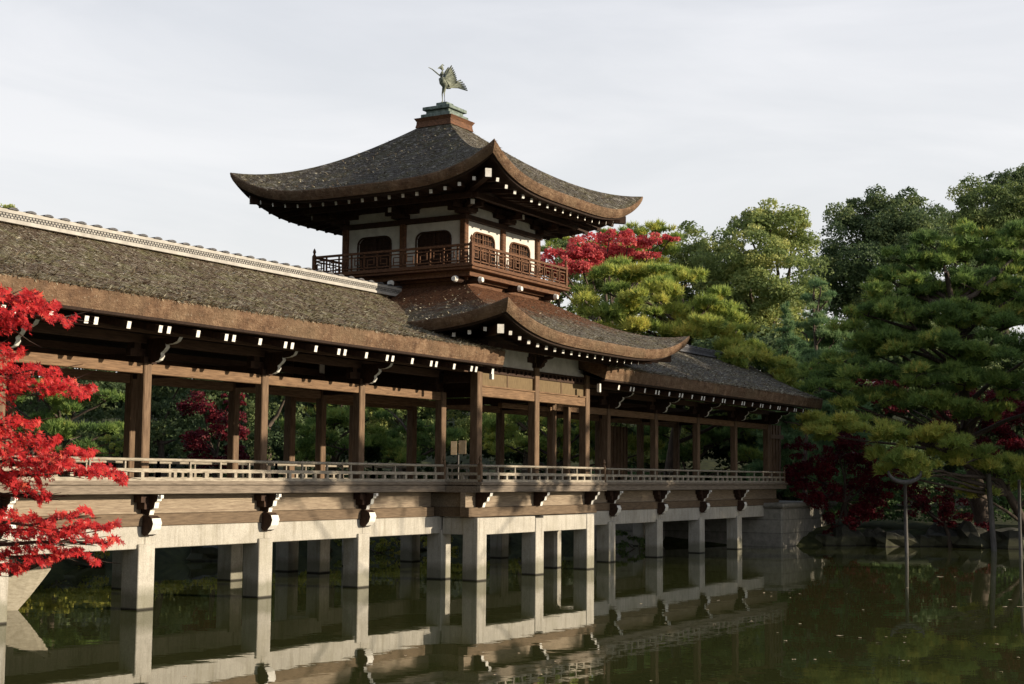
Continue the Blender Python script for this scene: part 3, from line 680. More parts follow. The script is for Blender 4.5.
# balcony railing
rg=2.39; cnr=[(Xc-rg,Yc-rg),(Xc+rg,Yc-rg),(Xc+rg,Yc+rg),(Xc-rg,Yc+rg)]
for i in range(4):
    a=cnr[i]; c_=cnr[(i+1)%4]; railing((a[0],a[1],0),(c_[0],c_[1],0),7.50,.50,.40,'orange',fret=True); newel(a[0],a[1],7.48,.56,.09,'orange')
# --- phoenix
bx,by,bz=Xc-.02,Yc+.02,12.30
def ph(f_,s_,u): # forward, side, up
    F=Vector((-.85,.527,0)); Sd=Vector((.527,.85,0)); return Vector((bx,by,bz))+F*f_+Sd*s_+Vector((0,0,u))
k=MB()
k.tube([ph(-.20,0,.44),ph(-.13,0,.46),ph(-.04,0,.50),ph(.03,0,.58),ph(.07,0,.68),ph(.075,0,.77),ph(.05,0,.85),ph(.045,0,.91),ph(.075,0,.965),ph(.12,0,.96),ph(.19,0,.93)],[.02,.06,.095,.105,.085,.055,.036,.034,.05,.035,.005],12)
for s_ in (-.065,.065): k.tube([ph(-.02,s_*.7,.50),ph(.02,s_,.26),ph(.0,s_,.0)],[.045,.018,.016],8); k.tube([ph(-.03,s_,.014),ph(.10,s_,.014)],.015,6)
pb=k.build('phoenix_statue','bird',upper,True); pb['label']='bronze phoenix standing on the roof finial'
for s_ in (-1,1):
    k=MB(); lead=[(-.02,.60),(-.12,.80),(-.20,.98),(-.25,1.06)]; n_=10
    for i in range(n_):
        t=i/(n_-1); root=ph(.0-.12*t,s_*.07,.64-.16*t); L_=.44-.24*t; ang=R(70-40*t)
        d=ph(-.02-.12*t-math.cos(ang)*L_,s_*(.10+.05*t),.62-.14*t+math.sin(ang)*L_); mid=root.lerp(d,.55)+Vector((0,0,.02)); k.tube([root,mid,d],[.035,.045,.014],6)
    k.build('wing','bird',pb,True)
k=MB()
for i in range(6):
    ang=R(-6+8*i); Ln=.50; root=ph(-.14,0,.46); end=ph(-.14-math.cos(ang)*Ln,(i-2.5)*.05,.46+math.sin(ang)*Ln); mid=(root+end)/2+Vector((0,0,.04)); k.tube([root,mid,end],[.02,.026,.018],6)
k.build('tail','bird',pb,True)
k=MB(); k.tube([ph(.09,.0,.72),ph(.20,.02,.80),ph(.32,.06,.90),ph(.42,.09,.95)],[.018,.018,.015,.008],6); k.tube([ph(.09,0,1.0),ph(.05,0,1.05),ph(.0,0,1.03)],[.025,.02,.006],6); k.build('crest','bird',pb,True)
# ------------------------------------------------------------------ small things on the bridge
p=onY(458,466,19.75)
st=thing('notice_stand',(p.x,p.y,zf),'small notice stand with two pale boards behind the left gallery railing','sign')
k=MB(); k.box(p.x-.02,p.x+.02,p.y-.02,p.y+.02,zf,2.95); k.box(p.x-.15,p.x+.15,p.y-.12,p.y+.12,zf,zf+.05); k.build('post','pole',st)
for dx,dy,dz in ((-.10,-.02,0),(.13,-.06,.02)):
    k=MB(); c_=Vector((p.x,p.y,3.12+dz))+Vector((RT.x,RT.y,0))*(dx*1.0); k.bar(c_-Vector((RT.x*.065,RT.y*.065+dy,0)),c_+Vector((RT.x*.065,RT.y*.065,0)),.02,.34); k.build('notice_board','sign',st)
# ------------------------------------------------------------------ boat
bp=ground_at(28,608); ax=Vector((-.80,.60,0)).normalized()   # bow at bp, hull runs away along ax
def boat():
    t=thing('wooden_boat',(bp.x,bp.y,0),'pale wooden punt with a raised square bow moored beside the bridge piers','boat')
    sd=Vector((-ax.y,ax.x,0)); k=MB(); secs=[]
    for (s,zb,zt,w) in ((-.34,.70,.82,.36),(-.22,.53,.76,.38),(.0,.24,.67,.42),(.2,.0,.60,.45),(.5,-.12,.51,.50),(1.2,-.15,.42,.58),(3.0,-.15,.42,.60),(4.5,.1,.55,.5),(5.0,.4,.66,.4)):
        c=Vector((bp.x,bp.y,0))+ax*s; secs.append([c+sd*w+Vector((0,0,zt)),c+sd*w*.86+Vector((0,0,zb)),c-sd*w*.86+Vector((0,0,zb)),c-sd*w+Vector((0,0,zt)),c-sd*(w-.05)+Vector((0,0,zt)),c-sd*(w*.86-.05)+Vector((0,0,zb+.05)),c+sd*(w*.86-.05)+Vector((0,0,zb+.05)),c+sd*(w-.05)+Vector((0,0,zt))])
    vs=[v for s in secs for v in s]; n_=len(secs); fs=[]
    for i in range(n_-1):
        for j in range(8): j2=(j+1)%8; fs.append((i*8+j,i*8+j2,(i+1)*8+j2,(i+1)*8+j))
    fs+= [(0,7,6,1),(1,6,5,2),(2,5,4,3)]; e0=(n_-1)*8; fs+=[(e0,e0+1,e0+6,e0+7),(e0+1,e0+2,e0+5,e0+6),(e0+2,e0+3,e0+4,e0+5)]
    k.add(vs,fs); k.build('hull','boat',t)
    k=MB()
    for (i,a) in ((0,3),(1,0)):
        for j in range(n_-1): k.bar(secs[j][a]+Vector((0,0,.02)),secs[j+1][a]+Vector((0,0,.02)),.09,.05)
    k.bar(secs[0][0]+Vector((0,0,.02)),secs[0][3]+Vector((0,0,.02)),.12,.06); k.build('gunwale','boat',t)
    k=MB(); c=Vector((bp.x,bp.y,0))+ax*1.6; k.bar(c+sd*.62+Vector((0,0,.36)),c-sd*.62+Vector((0,0,.36)),.22,.04); k.build('thwart','boat',t)
boat()
# ------------------------------------------------------------------ abutment and shore rocks
k=MB(); ab=thing('stone_abutment',(52,20,0),'squared stone block abutment under the far end of the bridge','wall')
k.box(50.2,56.2,18.35,23.8,-.6,1.38,0,.05); k.box(50.12,56.28,18.27,23.9,1.385,1.56,0,.04); k.build('block_wall','blocks',ab)
k=MB(); k.box(48.6,50.15,22.9,25.6,-.6,1.3,0,.04); k.build('back_wall','blocks',ab)
def rock(px,py,s,lab,i,z=0,pos=None):
    rnd=random.Random(i*13+1); c=ground_at(px,py) if pos is None else Vector(pos); k=MB(); NU,NV=12,8; vs=[]
    ph_=[rnd.uniform(0,6.28) for _ in range(9)]; sq=(rnd.uniform(.8,1.3),rnd.uniform(.8,1.2),rnd.uniform(.55,.85))
    for j in range(NV+1):
        for u in range(NU):
            th=math.pi*j/NV; a=2*math.pi*u/NU; d=Vector((math.sin(th)*math.cos(a),math.sin(th)*math.sin(a),math.cos(th)))
            r_=1+.22*math.sin(d.x*3+ph_[0])*math.cos(d.y*3.3+ph_[1])+.16*math.sin(d.z*5+ph_[2]+d.x*4)+.08*math.sin(d.y*9+ph_[3])+rnd.uniform(-.06,.06)*(0 if j in(0,NV) else 1)
            vs.append((c.x+d.x*s*sq[0]*r_,c.y+d.y*s*sq[1]*r_,z+d.z*s*sq[2]*r_+s*.12))
    fs=[]
    for j in range(NV):
        for u in range(NU): u2=(u+1)%NU; fs.append((j*NU+u,(j+1)*NU+u,(j+1)*NU+u2,j*NU+u2))
    k.add(vs,fs); o=k.build('shore_rock','rock',None,False,(c.x,c.y,z)); tag(o,lab,'rock','rocks along the pond edge')
# ------------------------------------------------------------------ vegetation generators
rng=np.random.default_rng(11)
def unit(a): return a/np.maximum(np.linalg.norm(a,axis=-1,keepdims=True),1e-9)
def blob_points(c,r,n,shell=.35,flat=None,rg_=rng):
    d=unit(rg_.normal(size=(n,3))); 
    if flat is not None: d[:,2]=np.where(d[:,2]<flat,-d[:,2]*.5,d[:,2]); d=unit(d)
    rad=1-shell*rg_.random(n)**1.6
    ph=rg_.random(6)*6.28
    wob=1+.16*np.sin(d[:,0]*4+ph[0])*np.sin(d[:,1]*4+ph[1])+.12*np.sin(d[:,2]*6+ph[2]+d[:,0]*5)+.07*np.sin(d[:,1]*11+ph[3])*np.sin(d[:,2]*10+ph[4])
    return np.asarray(c)+d*np.asarray(r)*(rad*wob)[:,None],d
def leaf_quads(P,Nn,size,rg_=rng,asp=.7,drop=.0):
    n=len(P); nr=unit(Nn*.8+rg_.normal(size=(n,3))*.7+np.array([0,0,.25])); t=unit(np.cross(nr,rg_.normal(size=(n,3)))); b_=np.cross(nr,t)
    s=(size*(.6+.8*rg_.random(n)))[:,None]
    V=np.stack([P-t*s*.5,P-b_*s*asp*.5+t*s*.08,P+t*s*.55,P+b_*s*asp*.5+t*s*.08],1).reshape(-1,3); return V
def tufts(P,Nn,length,rg_=rng,nb=7,w=.16,up=.8):
    n=len(P); d=unit(Nn*.55+np.array([0,0,up])+rg_.normal(size=(n,3))*.25)
    D=unit(d[:,None,:]+rg_.normal(size=(n,nb,3))*.55); Ln=length*(.7+.6*rg_.random((n,nb,1)))
    sd=unit(np.cross(D,rg_.normal(size=(n,nb,3))))*(Ln*w*.5)
    base=P[:,None,:]-D*Ln*.15
    V=np.stack([base-sd,base+sd,base+D*Ln],2).reshape(-1,3); return V,nb
def limb(k,a,b_,r0,r1,bend=.15,seg=5,n=5,rnd=random):
    a=Vector(a);b_=Vector(b_);L_=(b_-a).length; off=Vector((rnd.uniform(-1,1),rnd.uniform(-1,1),rnd.uniform(-.4,.6)))*L_*bend
    pts=[];rad=[]
    for i in range(n+1): t=i/n; pts.append(a.lerp(b_,t)+off*math.sin(math.pi*t)+Vector((rnd.uniform(-1,1),rnd.uniform(-1,1),rnd.uniform(-1,1)))*L_*.02*(0<i<n)); rad.append(r0+(r1-r0)*t)
    k.tube(pts,rad,seg)
def broad_tree(name,base,blobs,leaf,dens,mat,label,cat='tree',group=None,shell=.4,trunk_r=.22,seed=1,litter=True):
    """blobs: list of (x,y,z,r[,rz]) world"""
    rg_=np.random.default_rng(seed); rnd=random.Random(seed); bz=float(ground_z(base[0],base[1]))-.1
    t=thing(name,(base[0],base[1],bz),label,cat,group); Vs=[];T=[]
    for bl in blobs:
        r=bl[3]; rz=bl[4] if len(bl)>4 else r*.8
        # each blob made of sub clumps
        ns=max(7,int(6+6*r)); cs,_=blob_points(bl[:3],(r*.86,r*.86,rz*.86),ns,.35,rg_=rg_)
        for c in cs:
            sr=r*rg_.uniform(.20,.46); n_=max(40,int(dens*sr*sr*12.6*2.1)); P_,Nn=blob_points(c,(sr,sr,sr*.78),n_,shell,-.5,rg_=rg_)
            Vs.append(leaf_quads(P_,Nn,leaf*.54,rg_)); tt=rg_.uniform(.1,.9); T.append(np.clip(tt+rg_.normal(size=n_)*.14,0,1))
    V=np.concatenate(Vs)-np.array([base[0],base[1],bz]); T=np.concatenate(T); arr_mesh('crown',V,4,np.arange(len(V)),mat,T,t)
    k=MB(); ctr=np.mean([b_[:3] for b_ in blobs],axis=0); top=Vector((base[0]*.6+ctr[0]*.4,base[1]*.6+ctr[1]*.4,bz+(ctr[2]-bz)*.7))
    limb(k,(base[0],base[1],bz),top,trunk_r,trunk_r*.55,.04,8,6,rnd)
    for bl in blobs: limb(k,top,(bl[0],bl[1],bl[2]),trunk_r*.45,trunk_r*.12,.1,5,4,rnd)
    k.build('trunk','bark',t,True); return t
def pine_tree(name,base,pads,label,mat='pine',length=.2,dens=55,seed=1,lean=None,trunk_r=.22,group=None,nb=7,top=None,cat='pine tree'):
    rg_=np.random.default_rng(seed); rnd=random.Random(seed); bz=float(ground_z(base[0],base[1]))-.1
    t=thing(name,(base[0],base[1],bz),label,cat,group); Vs=[];T=[]
    pads=[(x,y,z,r*1.02,rz*1.25) for (x,y,z,r,rz) in pads]
    for (x,y,z,r,rz) in pads:
        ns=max(5,int(9*r)); cs,_=blob_points((x,y,z),(r*.88,r*.88,rz*.8),ns,.6,rg_=rg_)
        for c in cs:
            sr=min(r*.5,rg_.uniform(.20,.42)*(.6+.45*r)); n_=max(12,int(dens*sr*sr*10)); P_,Nn=blob_points(c,(sr,sr,sr*.62),n_,.5,-.3,rg_)
            v,nb_=tufts(P_,Nn,length,rg_,nb); Vs.append(v); tt=rg_.uniform(.1,.85); T.append(np.repeat(np.clip(tt+rg_.normal(size=n_)*.14,0,1),nb_))
    V=np.concatenate(Vs)-np.array([base[0],base[1],bz]); arr_mesh('crown',V,3,np.arange(len(V)),mat,np.concatenate(T),t)
    k=MB(); topz=max(p_[2] for p_ in pads); ctr=np.mean([p_[:3] for p_ in pads],axis=0)
    tp=Vector(top) if top is not None else Vector((ctr[0],ctr[1],topz-(topz-bz)*.14)); b0=Vector((base[0],base[1],bz)); path=[];n_=8
    for i in range(n_+1):
        s=i/n_; path.append(b0.lerp(tp,s)+Vector((math.sin(s*5+seed)*.35,math.cos(s*4+seed)*.3,0))*s)
    k.tube(path,[trunk_r*(1-.75*i/n_) for i in range(n_+1)],8)
    for (x,y,z,r,rz) in pads:
        zz=min(max(z-.5-r*.3,bz+.5),topz); s=min(max((zz-bz)/(tp.z-bz),.08),.97); p0=path[int(s*n_)]
        limb(k,p0,(x,y,z-rz*.3),trunk_r*.32,.03,.1,5,5,rnd)
        for _ in range(3): limb(k,(x,y,z-rz*.35),(x+rnd.uniform(-.7,.7)*r,y+rnd.uniform(-.7,.7)*r,z),.03,.012,.1,4,3,rnd)
    k.build('trunk','bark',t,True); return t
def px_blobs(lst,d0):
    """(px,py,radius_px,depth_offset) -> world blobs at distance d0"""
    out=[]
    for q in lst:
        px,py,rp=q[:3]; dd=q[3] if len(q)>3 else 0; d=d0+dd; p=at(px,py,d); r=rp*d/FPX; out.append((p.x,p.y,p.z,r,(q[4]*d/FPX if len(q)>4 else r*.85)))
    return out
# loose bark ends and lichen tufts standing on the roofs
def roof_tufts(parent,pts,nrm,down,length,mat,label):
    rg_=np.random.default_rng(len(pts)); n=len(pts); P_=np.asarray(pts); Nn=np.asarray(nrm); Dn=np.asarray(down); nb=3
    D=unit(Dn[:,None,:]*.85+Nn[:,None,:]*.22+rg_.normal(size=(n,nb,3))*.30); Ln=length*(.5+rg_.random((n,nb,1))); sd=unit(np.cross(D,Nn[:,None,:]+rg_.normal(size=(n,nb,3))*.3))*(Ln*.13)
    base=P_[:,None,:]-Nn[:,None,:]*.01; V=np.stack([base-sd,base+sd,base+D*Ln],2).reshape(-1,3); w=wloc(parent)
    o=arr_mesh('bark_tufts',V-np.array(w),3,np.arange(len(V)),mat,np.repeat(np.clip(rg_.beta(1.8,1.8,size=n),0,1),nb),parent); o['kind']='stuff'; return o
M['tuft']=leafmat('bark_and_lichen_tufts',[(.05,(.09,.060,.042)),(.35,(.23,.17,.115)),(.6,(.40,.36,.25)),(.95,(.75,.71,.58))],.0,.9,.85,.9)
roofs=[o_ for o_ in bridge.children if o_.name.startswith('gallery_roof')]
rt=np.random.default_rng(8)
for rf_,xa,xb,nn in ((roofs[0],XL0+4,T0,15000),(roofs[1],34.3,51.6,8000)):
    x=rt.uniform(xa,xb,nn); s_=rt.random(nn); m_=rt.random(nn)<.16; s_=np.where(m_,rt.random(nn)*.035,s_)
    y=YE0+(Yc-YE0)*s_; z=5.33+1.57*(.8*s_+.2*s_*s_); dz=1.57*(.8+.4*s_)/(Yc-YE0); nv=unit(np.stack([0*x,-dz,1+0*x],1)); dv=unit(np.stack([0*x,-1+0*x,-dz],1))
    roof_tufts(rf_,np.stack([x,y,z+.004],1),nv,dv,.075,'tuft','')
for rf_,hx,hy,inx,ze,zt,lf,a1 in ((upper,3.92,3.94,.5,9.40,11.6,.70,.78),(lower,4.87,4.90,2.05,5.70,7.08,.60,.80)):
    pp=[];nn_=[];dd_=[]
    for _ in range(9000):
        side=rt.integers(0,4); 
        if side in (1,2) and rt.random()<.6: continue
        u=rt.uniform(-1,1); v=rt.random()**.6; rx=inx+(hx-inx)*v; ry=inx+(hy-inx)*v; q_=1-v
        z=ze+(zt-ze)*(a1*q_+(1-a1)*q_*q_)+(lf*abs(u)**4+(.16*(1-abs(u)**4) if side in (1,3) and hx>4.5 else 0))*v**3; sl_=(zt-ze)*(a1+2*(1-a1)*q_)/(hx-inx)
        out=np.array([(0,-1,0),(1,0,0),(0,1,0),(-1,0,0)][side],float); p_=[(Xc+u*rx,Yc-ry,z),(Xc+rx,Yc+u*ry,z),(Xc-u*rx,Yc+ry,z),(Xc-rx,Yc-u*ry,z)][side]
        d_=unit(out+np.array([0,0,-sl_])); pp.append(p_); dd_.append(d_); nn_.append(unit(out*sl_+np.array([0,0,1.])))
    roof_tufts(rf_,pp,nn_,dd_,.07,'tuft','')
# ------------------------------------------------------------------ far trees behind the bridge
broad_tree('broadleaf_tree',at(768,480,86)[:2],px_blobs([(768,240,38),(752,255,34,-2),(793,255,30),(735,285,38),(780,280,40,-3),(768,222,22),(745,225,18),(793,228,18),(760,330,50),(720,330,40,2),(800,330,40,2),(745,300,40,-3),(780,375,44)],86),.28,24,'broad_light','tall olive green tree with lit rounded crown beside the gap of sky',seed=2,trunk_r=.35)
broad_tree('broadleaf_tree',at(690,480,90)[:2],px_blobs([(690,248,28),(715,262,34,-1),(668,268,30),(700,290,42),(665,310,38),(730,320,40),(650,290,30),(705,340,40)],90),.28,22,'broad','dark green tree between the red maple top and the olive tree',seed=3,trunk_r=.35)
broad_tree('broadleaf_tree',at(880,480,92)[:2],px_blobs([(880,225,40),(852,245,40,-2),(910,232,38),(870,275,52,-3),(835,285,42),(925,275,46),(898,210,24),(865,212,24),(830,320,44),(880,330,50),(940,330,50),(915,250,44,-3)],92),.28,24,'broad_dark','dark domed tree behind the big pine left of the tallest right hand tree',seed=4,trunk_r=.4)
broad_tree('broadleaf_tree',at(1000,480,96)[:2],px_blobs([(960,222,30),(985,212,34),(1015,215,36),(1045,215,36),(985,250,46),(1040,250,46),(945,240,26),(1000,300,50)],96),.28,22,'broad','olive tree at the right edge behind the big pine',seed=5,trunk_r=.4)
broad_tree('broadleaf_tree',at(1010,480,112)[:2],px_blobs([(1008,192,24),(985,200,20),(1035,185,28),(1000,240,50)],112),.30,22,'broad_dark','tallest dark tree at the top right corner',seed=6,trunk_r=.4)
pine_tree('pine_tree',at(650,480,84)[:2],px_blobs([(640,230,18,0,10),(665,234,16,0,10),(615,236,18,0,10),(655,250,26,0,14),(625,255,26,0,14),(590,252,24,0,12),(560,250,22,0,12),(600,275,34,0,16),(650,280,34,0,16)],84),'pale grey green pine top behind the red maple','pine_yellow',.34,26,seed=7,trunk_r=.25)
broad_tree('broadleaf_tree',at(565,480,80)[:2],px_blobs([(560,262,28),(590,280,34),(545,285,28),(620,300,36),(570,330,40),(540,320,34)],80),.28,26,'broad','green tree just right of the pavilion balcony behind the red maple',seed=8,trunk_r=.3)
broad_tree('broadleaf_tree',at(0,480,66)[:2],px_blobs([(2,222,20),(-30,222,34),(-15,280,50),(10,320,40)],66),.25,30,'broad_light','small treetop showing over the left end of the ridge',seed=9,trunk_r=.3)
# red maple over the right roof
broad_tree('maple_tree',at(610,480,66)[:2],px_blobs([(575,250,20,0,14),(600,244,20,1,13),(628,243,18,0,11),(556,260,18,-1,12),(652,240,13,0,7),(590,264,24,0,14),(560,274,20,0,12),(670,239,10,0,5),(540,266,16,0,12),(620,258,20,1,10),(645,252,14,0,8),(610,235,12,0,6)],66),.20,60,'maple_far','bright red maple top glowing behind the balcony and the pale green pine',cat='maple tree',seed=10,trunk_r=.2)
# yellow green pine behind the right gallery
pine_tree('pine_tree',at(665,480,57)[:2],px_blobs([(640,275,36,0,16),(600,285,30,-1,14),(680,283,30,1,14),(655,300,42,-2,16),(610,310,34,-2,14),(705,306,32,0,14),(735,328,28,0,12),(690,332,42,-2,16),(640,332,34,-2,14),(600,335,26,0,12),(750,352,34,-1,13),(715,358,36,-2,14),(775,372,28,-1,12),(670,362,36,-1,14),(790,395,24,0,10),(765,400,30,0,12)],57),'broad yellowing pine rising behind the right gallery roof','pine_yellow',.27,46,seed=12,trunk_r=.28)
# cypress
def conifer(px,pytop,d,wpx,label,seed,pybot=440):
    base=at(px,480,d); z1=at(px,pytop,d).z; z0=.8; bl=[]; rnd=random.Random(seed); w=wpx*d/FPX; n_=16
    for i in range(n_):
        s=i/(n_-1); z=z1-(z1-z0-1.2)*s; r=w*(.12+.88*s); m=max(1,int(2+5*s))
        for j in range(m): a=rnd.uniform(0,6.28); bl.append((base.x+math.cos(a)*r*.6,base.y+math.sin(a)*r*.6,z+rnd.uniform(-.2,.2),r*.5+.15,r*.3+.15))
    return pine_tree('cypress_tree',(base.x,base.y),bl,label,'conifer',.24,42,seed=seed,trunk_r=.2,top=(base.x,base.y,z1-.2),cat='conifer',nb=6)
conifer(820,284,68,74,'feathery blue green cypress standing left of the big pine',21)
conifer(788,312,64,34,'small narrow cypress at the end of the yellowing pine',22)
# big pine on the right bank
bigp=[(935,244,22,0,11),(965,238,24,0,12),(1000,238,26,0,13),(1030,236,26,0,13),(905,258,22,0,11),(885,274,18,0,10),(945,300,36,0,14),(1000,300,38,0,14),(900,325,34,0,13),(880,352,30,0,12),(960,360,40,0,14),(930,262,26,0,10),(965,258,28,0,10),(1000,266,28,0,10),(1030,262,30,0,11),(900,276,24,0,9),(885,292,22,-1,9),(925,285,34,-1,11),(975,285,36,-1,12),(1020,290,34,-1,12),(868,312,26,-1,10),(905,312,36,-2,12),(955,315,38,-2,13),(1005,318,38,-2,13),(1045,310,34,-1,12),(862,335,26,-1,10),(890,345,38,-2,12),(940,345,38,-3,12),(990,350,40,-3,13),(1035,350,36,-2,12),(842,358,24,-1,9),(862,370,34,-2,11),(915,375,40,-3,12),(965,380,40,-3,13),(1015,385,38,-3,13),(835,388,28,-2,9),(880,400,32,-2,10),(930,405,36,-3,10),(1045,395,34,-2,12),(815,375,20,-1,8),(985,412,30,-2,10)]
pb_=at(985,500,55)
pine_tree('pine_tree',(pb_.x,pb_.y),px_blobs(bigp,54),'big layered pine with spreading pads filling the right side of the pond bank','pine',.24,50,seed=31,trunk_r=.35,nb=7)
# low limb pine held up by props
lowp=[(905,472,22,-4,8),(915,462,20,-4,8),(890,468,14,-3,7),(888,455,18,-3,8),(925,468,18,-3,8),(800,422,20,-1,7),(825,432,24,-2,8),(850,425,26,-2,8),(880,432,28,-3,9),(910,436,30,-3,10),(940,445,28,-3,11),(965,458,24,-3,12),(985,470,22,-2,11),(1010,470,28,-2,13),(1035,480,28,-2,13),(850,405,20,-1,7),(978,492,16,-2,9)]
lb=at(1040,500,53)
pine_tree('pine_tree',(lb.x,lb.y),px_blobs(lowp,53),'low pine limb reaching left over the water and resting on wooden props','pine_yellow',.24,50,seed=33,trunk_r=.25,nb=7,top=tuple(at(985,450,51)))
# props
def prop(px,py,topx,topy,label,r,crutch=False,dd=0):
    b0=ground_at(px,py); d=(b0-CAM).dot(FW); tp=at(topx,topy,d+dd); t=thing('wooden_prop',(b0.x,b0.y,0),label,'prop','props holding up the pine')
    k=MB(); k.tube([(b0.x,b0.y,-.6),b0.lerp(tp,.5)+Vector((.03,.02,0)),tp],[r,r*.95,r*.9],10); k.build('pole','pole',t,True)
    if crutch:
        k=MB(); pts=[]
        for i in range(13): a=math.pi*1.0+math.pi*i/12; pts.append(tp+RT*(math.cos(a)*.55)+Vector((0,0,.40+math.sin(a)*.38)))
        k.tube(pts,[.04+.04*math.sin(math.pi*i/12) for i in range(13)],8); k.build('curved_cradle','pole',t,True)
prop(907,553,905,483,'grey prop pole with a curved cradle standing in the water under the low pine',.065,True)
prop(995,551,988,474,'thick leaning prop pole right of the cradle prop',.10)
prop(1021,556,1019,480,'thin prop pole at the right edge of the water',.055)
# crimson maples on the far bank
def maple(px,d,blobs,label,seed,mat='maple_dark'):
    p=at(px,500,d); return broad_tree('maple_tree',(p.x,p.y),px_blobs(blobs,d),.17,70,mat,label,cat='maple tree',seed=seed,trunk_r=.12)
maple(850,54.5,[(795,470,16),(800,450,14),(815,470,22),(845,460,28),(870,475,26),(825,495,24),(860,500,24),(800,485,16),(885,460,22),(840,520,18),(835,445,20),(832,535,12),(870,512,16)],'deep crimson maple hanging over the stones at the end of the bridge',41)
maple(950,53.5,[(935,498,18),(955,510,18),(972,523,15),(918,506,16),(900,492,18),(984,533,10),(945,520,12),(890,480,20)],'crimson maple spray reaching down to the water between the two prop poles',42)
maple(975,62,[(955,420,28),(985,410,30),(1015,425,28),(1000,445,26),(940,440,22),(890,395,26),(870,385,22)],'dark red maple showing through gaps in the big pine',43)
maple(805,62,[(806,371,6,0,5)],'tiny red tuft beside the yellowing pine',44,'maple_far')
# seen through the left gallery
maple(215,52,[(205,410,22),(225,425,24),(200,440,22),(230,455,24),(210,465,20),(235,400,14)],'dim red maple seen through the second bay of the left gallery',51)
def ppine(px,d,blobs,label,seed,mat='pine',length=.22,tr=.18): p=at(px,490,d); return pine_tree('pine_tree',(p.x,p.y),px_blobs(blobs,d),label,mat,length,46,seed=seed,trunk_r=tr)
ppine(60,50,[(40,392,24,0,10),(75,405,26,0,10),(105,398,20,0,9),(30,425,26,0,11),(70,435,30,-1,11),(105,430,24,0,10),(10,400,26,0,11),(-20,420,28,0,11),(90,455,28,-1,11),(45,460,28,0,10)],'green pine behind the first bay of the left gallery above the red leaves',61)
ppine(335,50,[(310,400,24,0,10),(345,395,24,0,10),(330,420,30,-1,11),(300,430,24,0,10),(365,418,22,0,9),(345,445,30,-1,11),(310,455,26,0,10)],'green pine with layered pads seen in the third bay of the left gallery',62)
ppine(400,52,[(385,405,22,0,10),(415,425,26,0,10),(390,440,28,-1,11),(430,445,24,0,10),(400,458,26,-1,10),(450,440,18,0,9)],'lower pine seen just left of the notice stand',63)
ppine(520,54,[(500,425,26,0,10),(530,415,24,0,10),(515,445,30,0,11),(560,435,26,0,10),(585,425,24,0,10),(570,455,28,0,10),(610,440,26,0,10),(640,450,24,0,10)],'low spreading pine seen through the pavilion bays',64,'pine_yellow')
ppine(680,58,[(660,430,24,0,10),(690,425,22,0,10),(715,440,22,0,10),(680,452,26,0,10),(740,430,20,0,10),(750,455,20,0,9)],'dusky pine seen through the right gallery',65,'pine')
for i,(px,d,bl,mat,lab) in enumerate([
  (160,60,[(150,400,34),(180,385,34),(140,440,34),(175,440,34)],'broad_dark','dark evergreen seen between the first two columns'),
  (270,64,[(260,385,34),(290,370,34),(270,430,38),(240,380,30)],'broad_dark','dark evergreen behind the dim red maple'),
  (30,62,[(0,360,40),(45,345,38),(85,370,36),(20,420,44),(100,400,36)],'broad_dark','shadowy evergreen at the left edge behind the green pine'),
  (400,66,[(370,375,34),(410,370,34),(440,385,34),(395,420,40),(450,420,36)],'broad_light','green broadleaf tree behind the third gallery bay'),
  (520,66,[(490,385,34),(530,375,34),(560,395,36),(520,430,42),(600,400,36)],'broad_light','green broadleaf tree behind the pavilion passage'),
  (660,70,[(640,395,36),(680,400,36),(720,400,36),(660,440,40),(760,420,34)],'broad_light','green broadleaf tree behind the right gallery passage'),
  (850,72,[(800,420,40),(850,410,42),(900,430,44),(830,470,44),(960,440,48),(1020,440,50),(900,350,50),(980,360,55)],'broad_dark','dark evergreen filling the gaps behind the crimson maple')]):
    p=at(px,490,d); broad_tree('broadleaf_tree',(p.x,p.y),px_blobs(bl,d),.24,30,mat,lab,seed=70+i,trunk_r=.22)
# yellow shrub, bank shrubs (distinct ones)
def shrub(px,d,blobs,lab,seed,mat='shrub',leaf=.13):
    p=at(px,500,d); return broad_tree('shrub',(p.x,p.y),px_blobs(blobs,d),leaf,90,mat,lab,cat='shrub',group='shrubs on the far bank',seed=seed,trunk_r=.05)
shrub(118,43,[(108,440,8),(122,440,9),(115,449,9),(130,447,7)],'little yellow shrub top in the first gallery bay',81,'pine_yellow',.12)
shrub(60,38,[(35,538,26),(66,540,26),(94,545,22),(10,535,26),(50,560,14),(80,562,13)],'sunlit yellow green shrub on the bank behind the boat',82)
shrub(110,40,[(106,545,18),(128,550,15),(142,558,10)],'rounded shrub on the bank beside the first pier',83)
shrub(185,42,[(168,540,18,0,15),(195,545,17,0,14),(218,550,13)],'clipped shrub on the bank between the first two piers',84)
shrub(300,45,[(285,545,10),(305,548,9)],'small shrub on the bank behind the second pier',85)
shrub(385,46,[(340,545,12),(375,545,14),(395,548,11)],'low green shrub on the bank between the third and fourth piers',86)
shrub(445,47,[(432,540,11),(450,545,10),(455,530,8)],'pale green shrub beside the pavilion corner pier',87)
shrub(640,50,[(620,540,12),(640,542,11),(655,545,8)],'dark shrub on the bank behind the right gallery piers',88,'pine_dark')
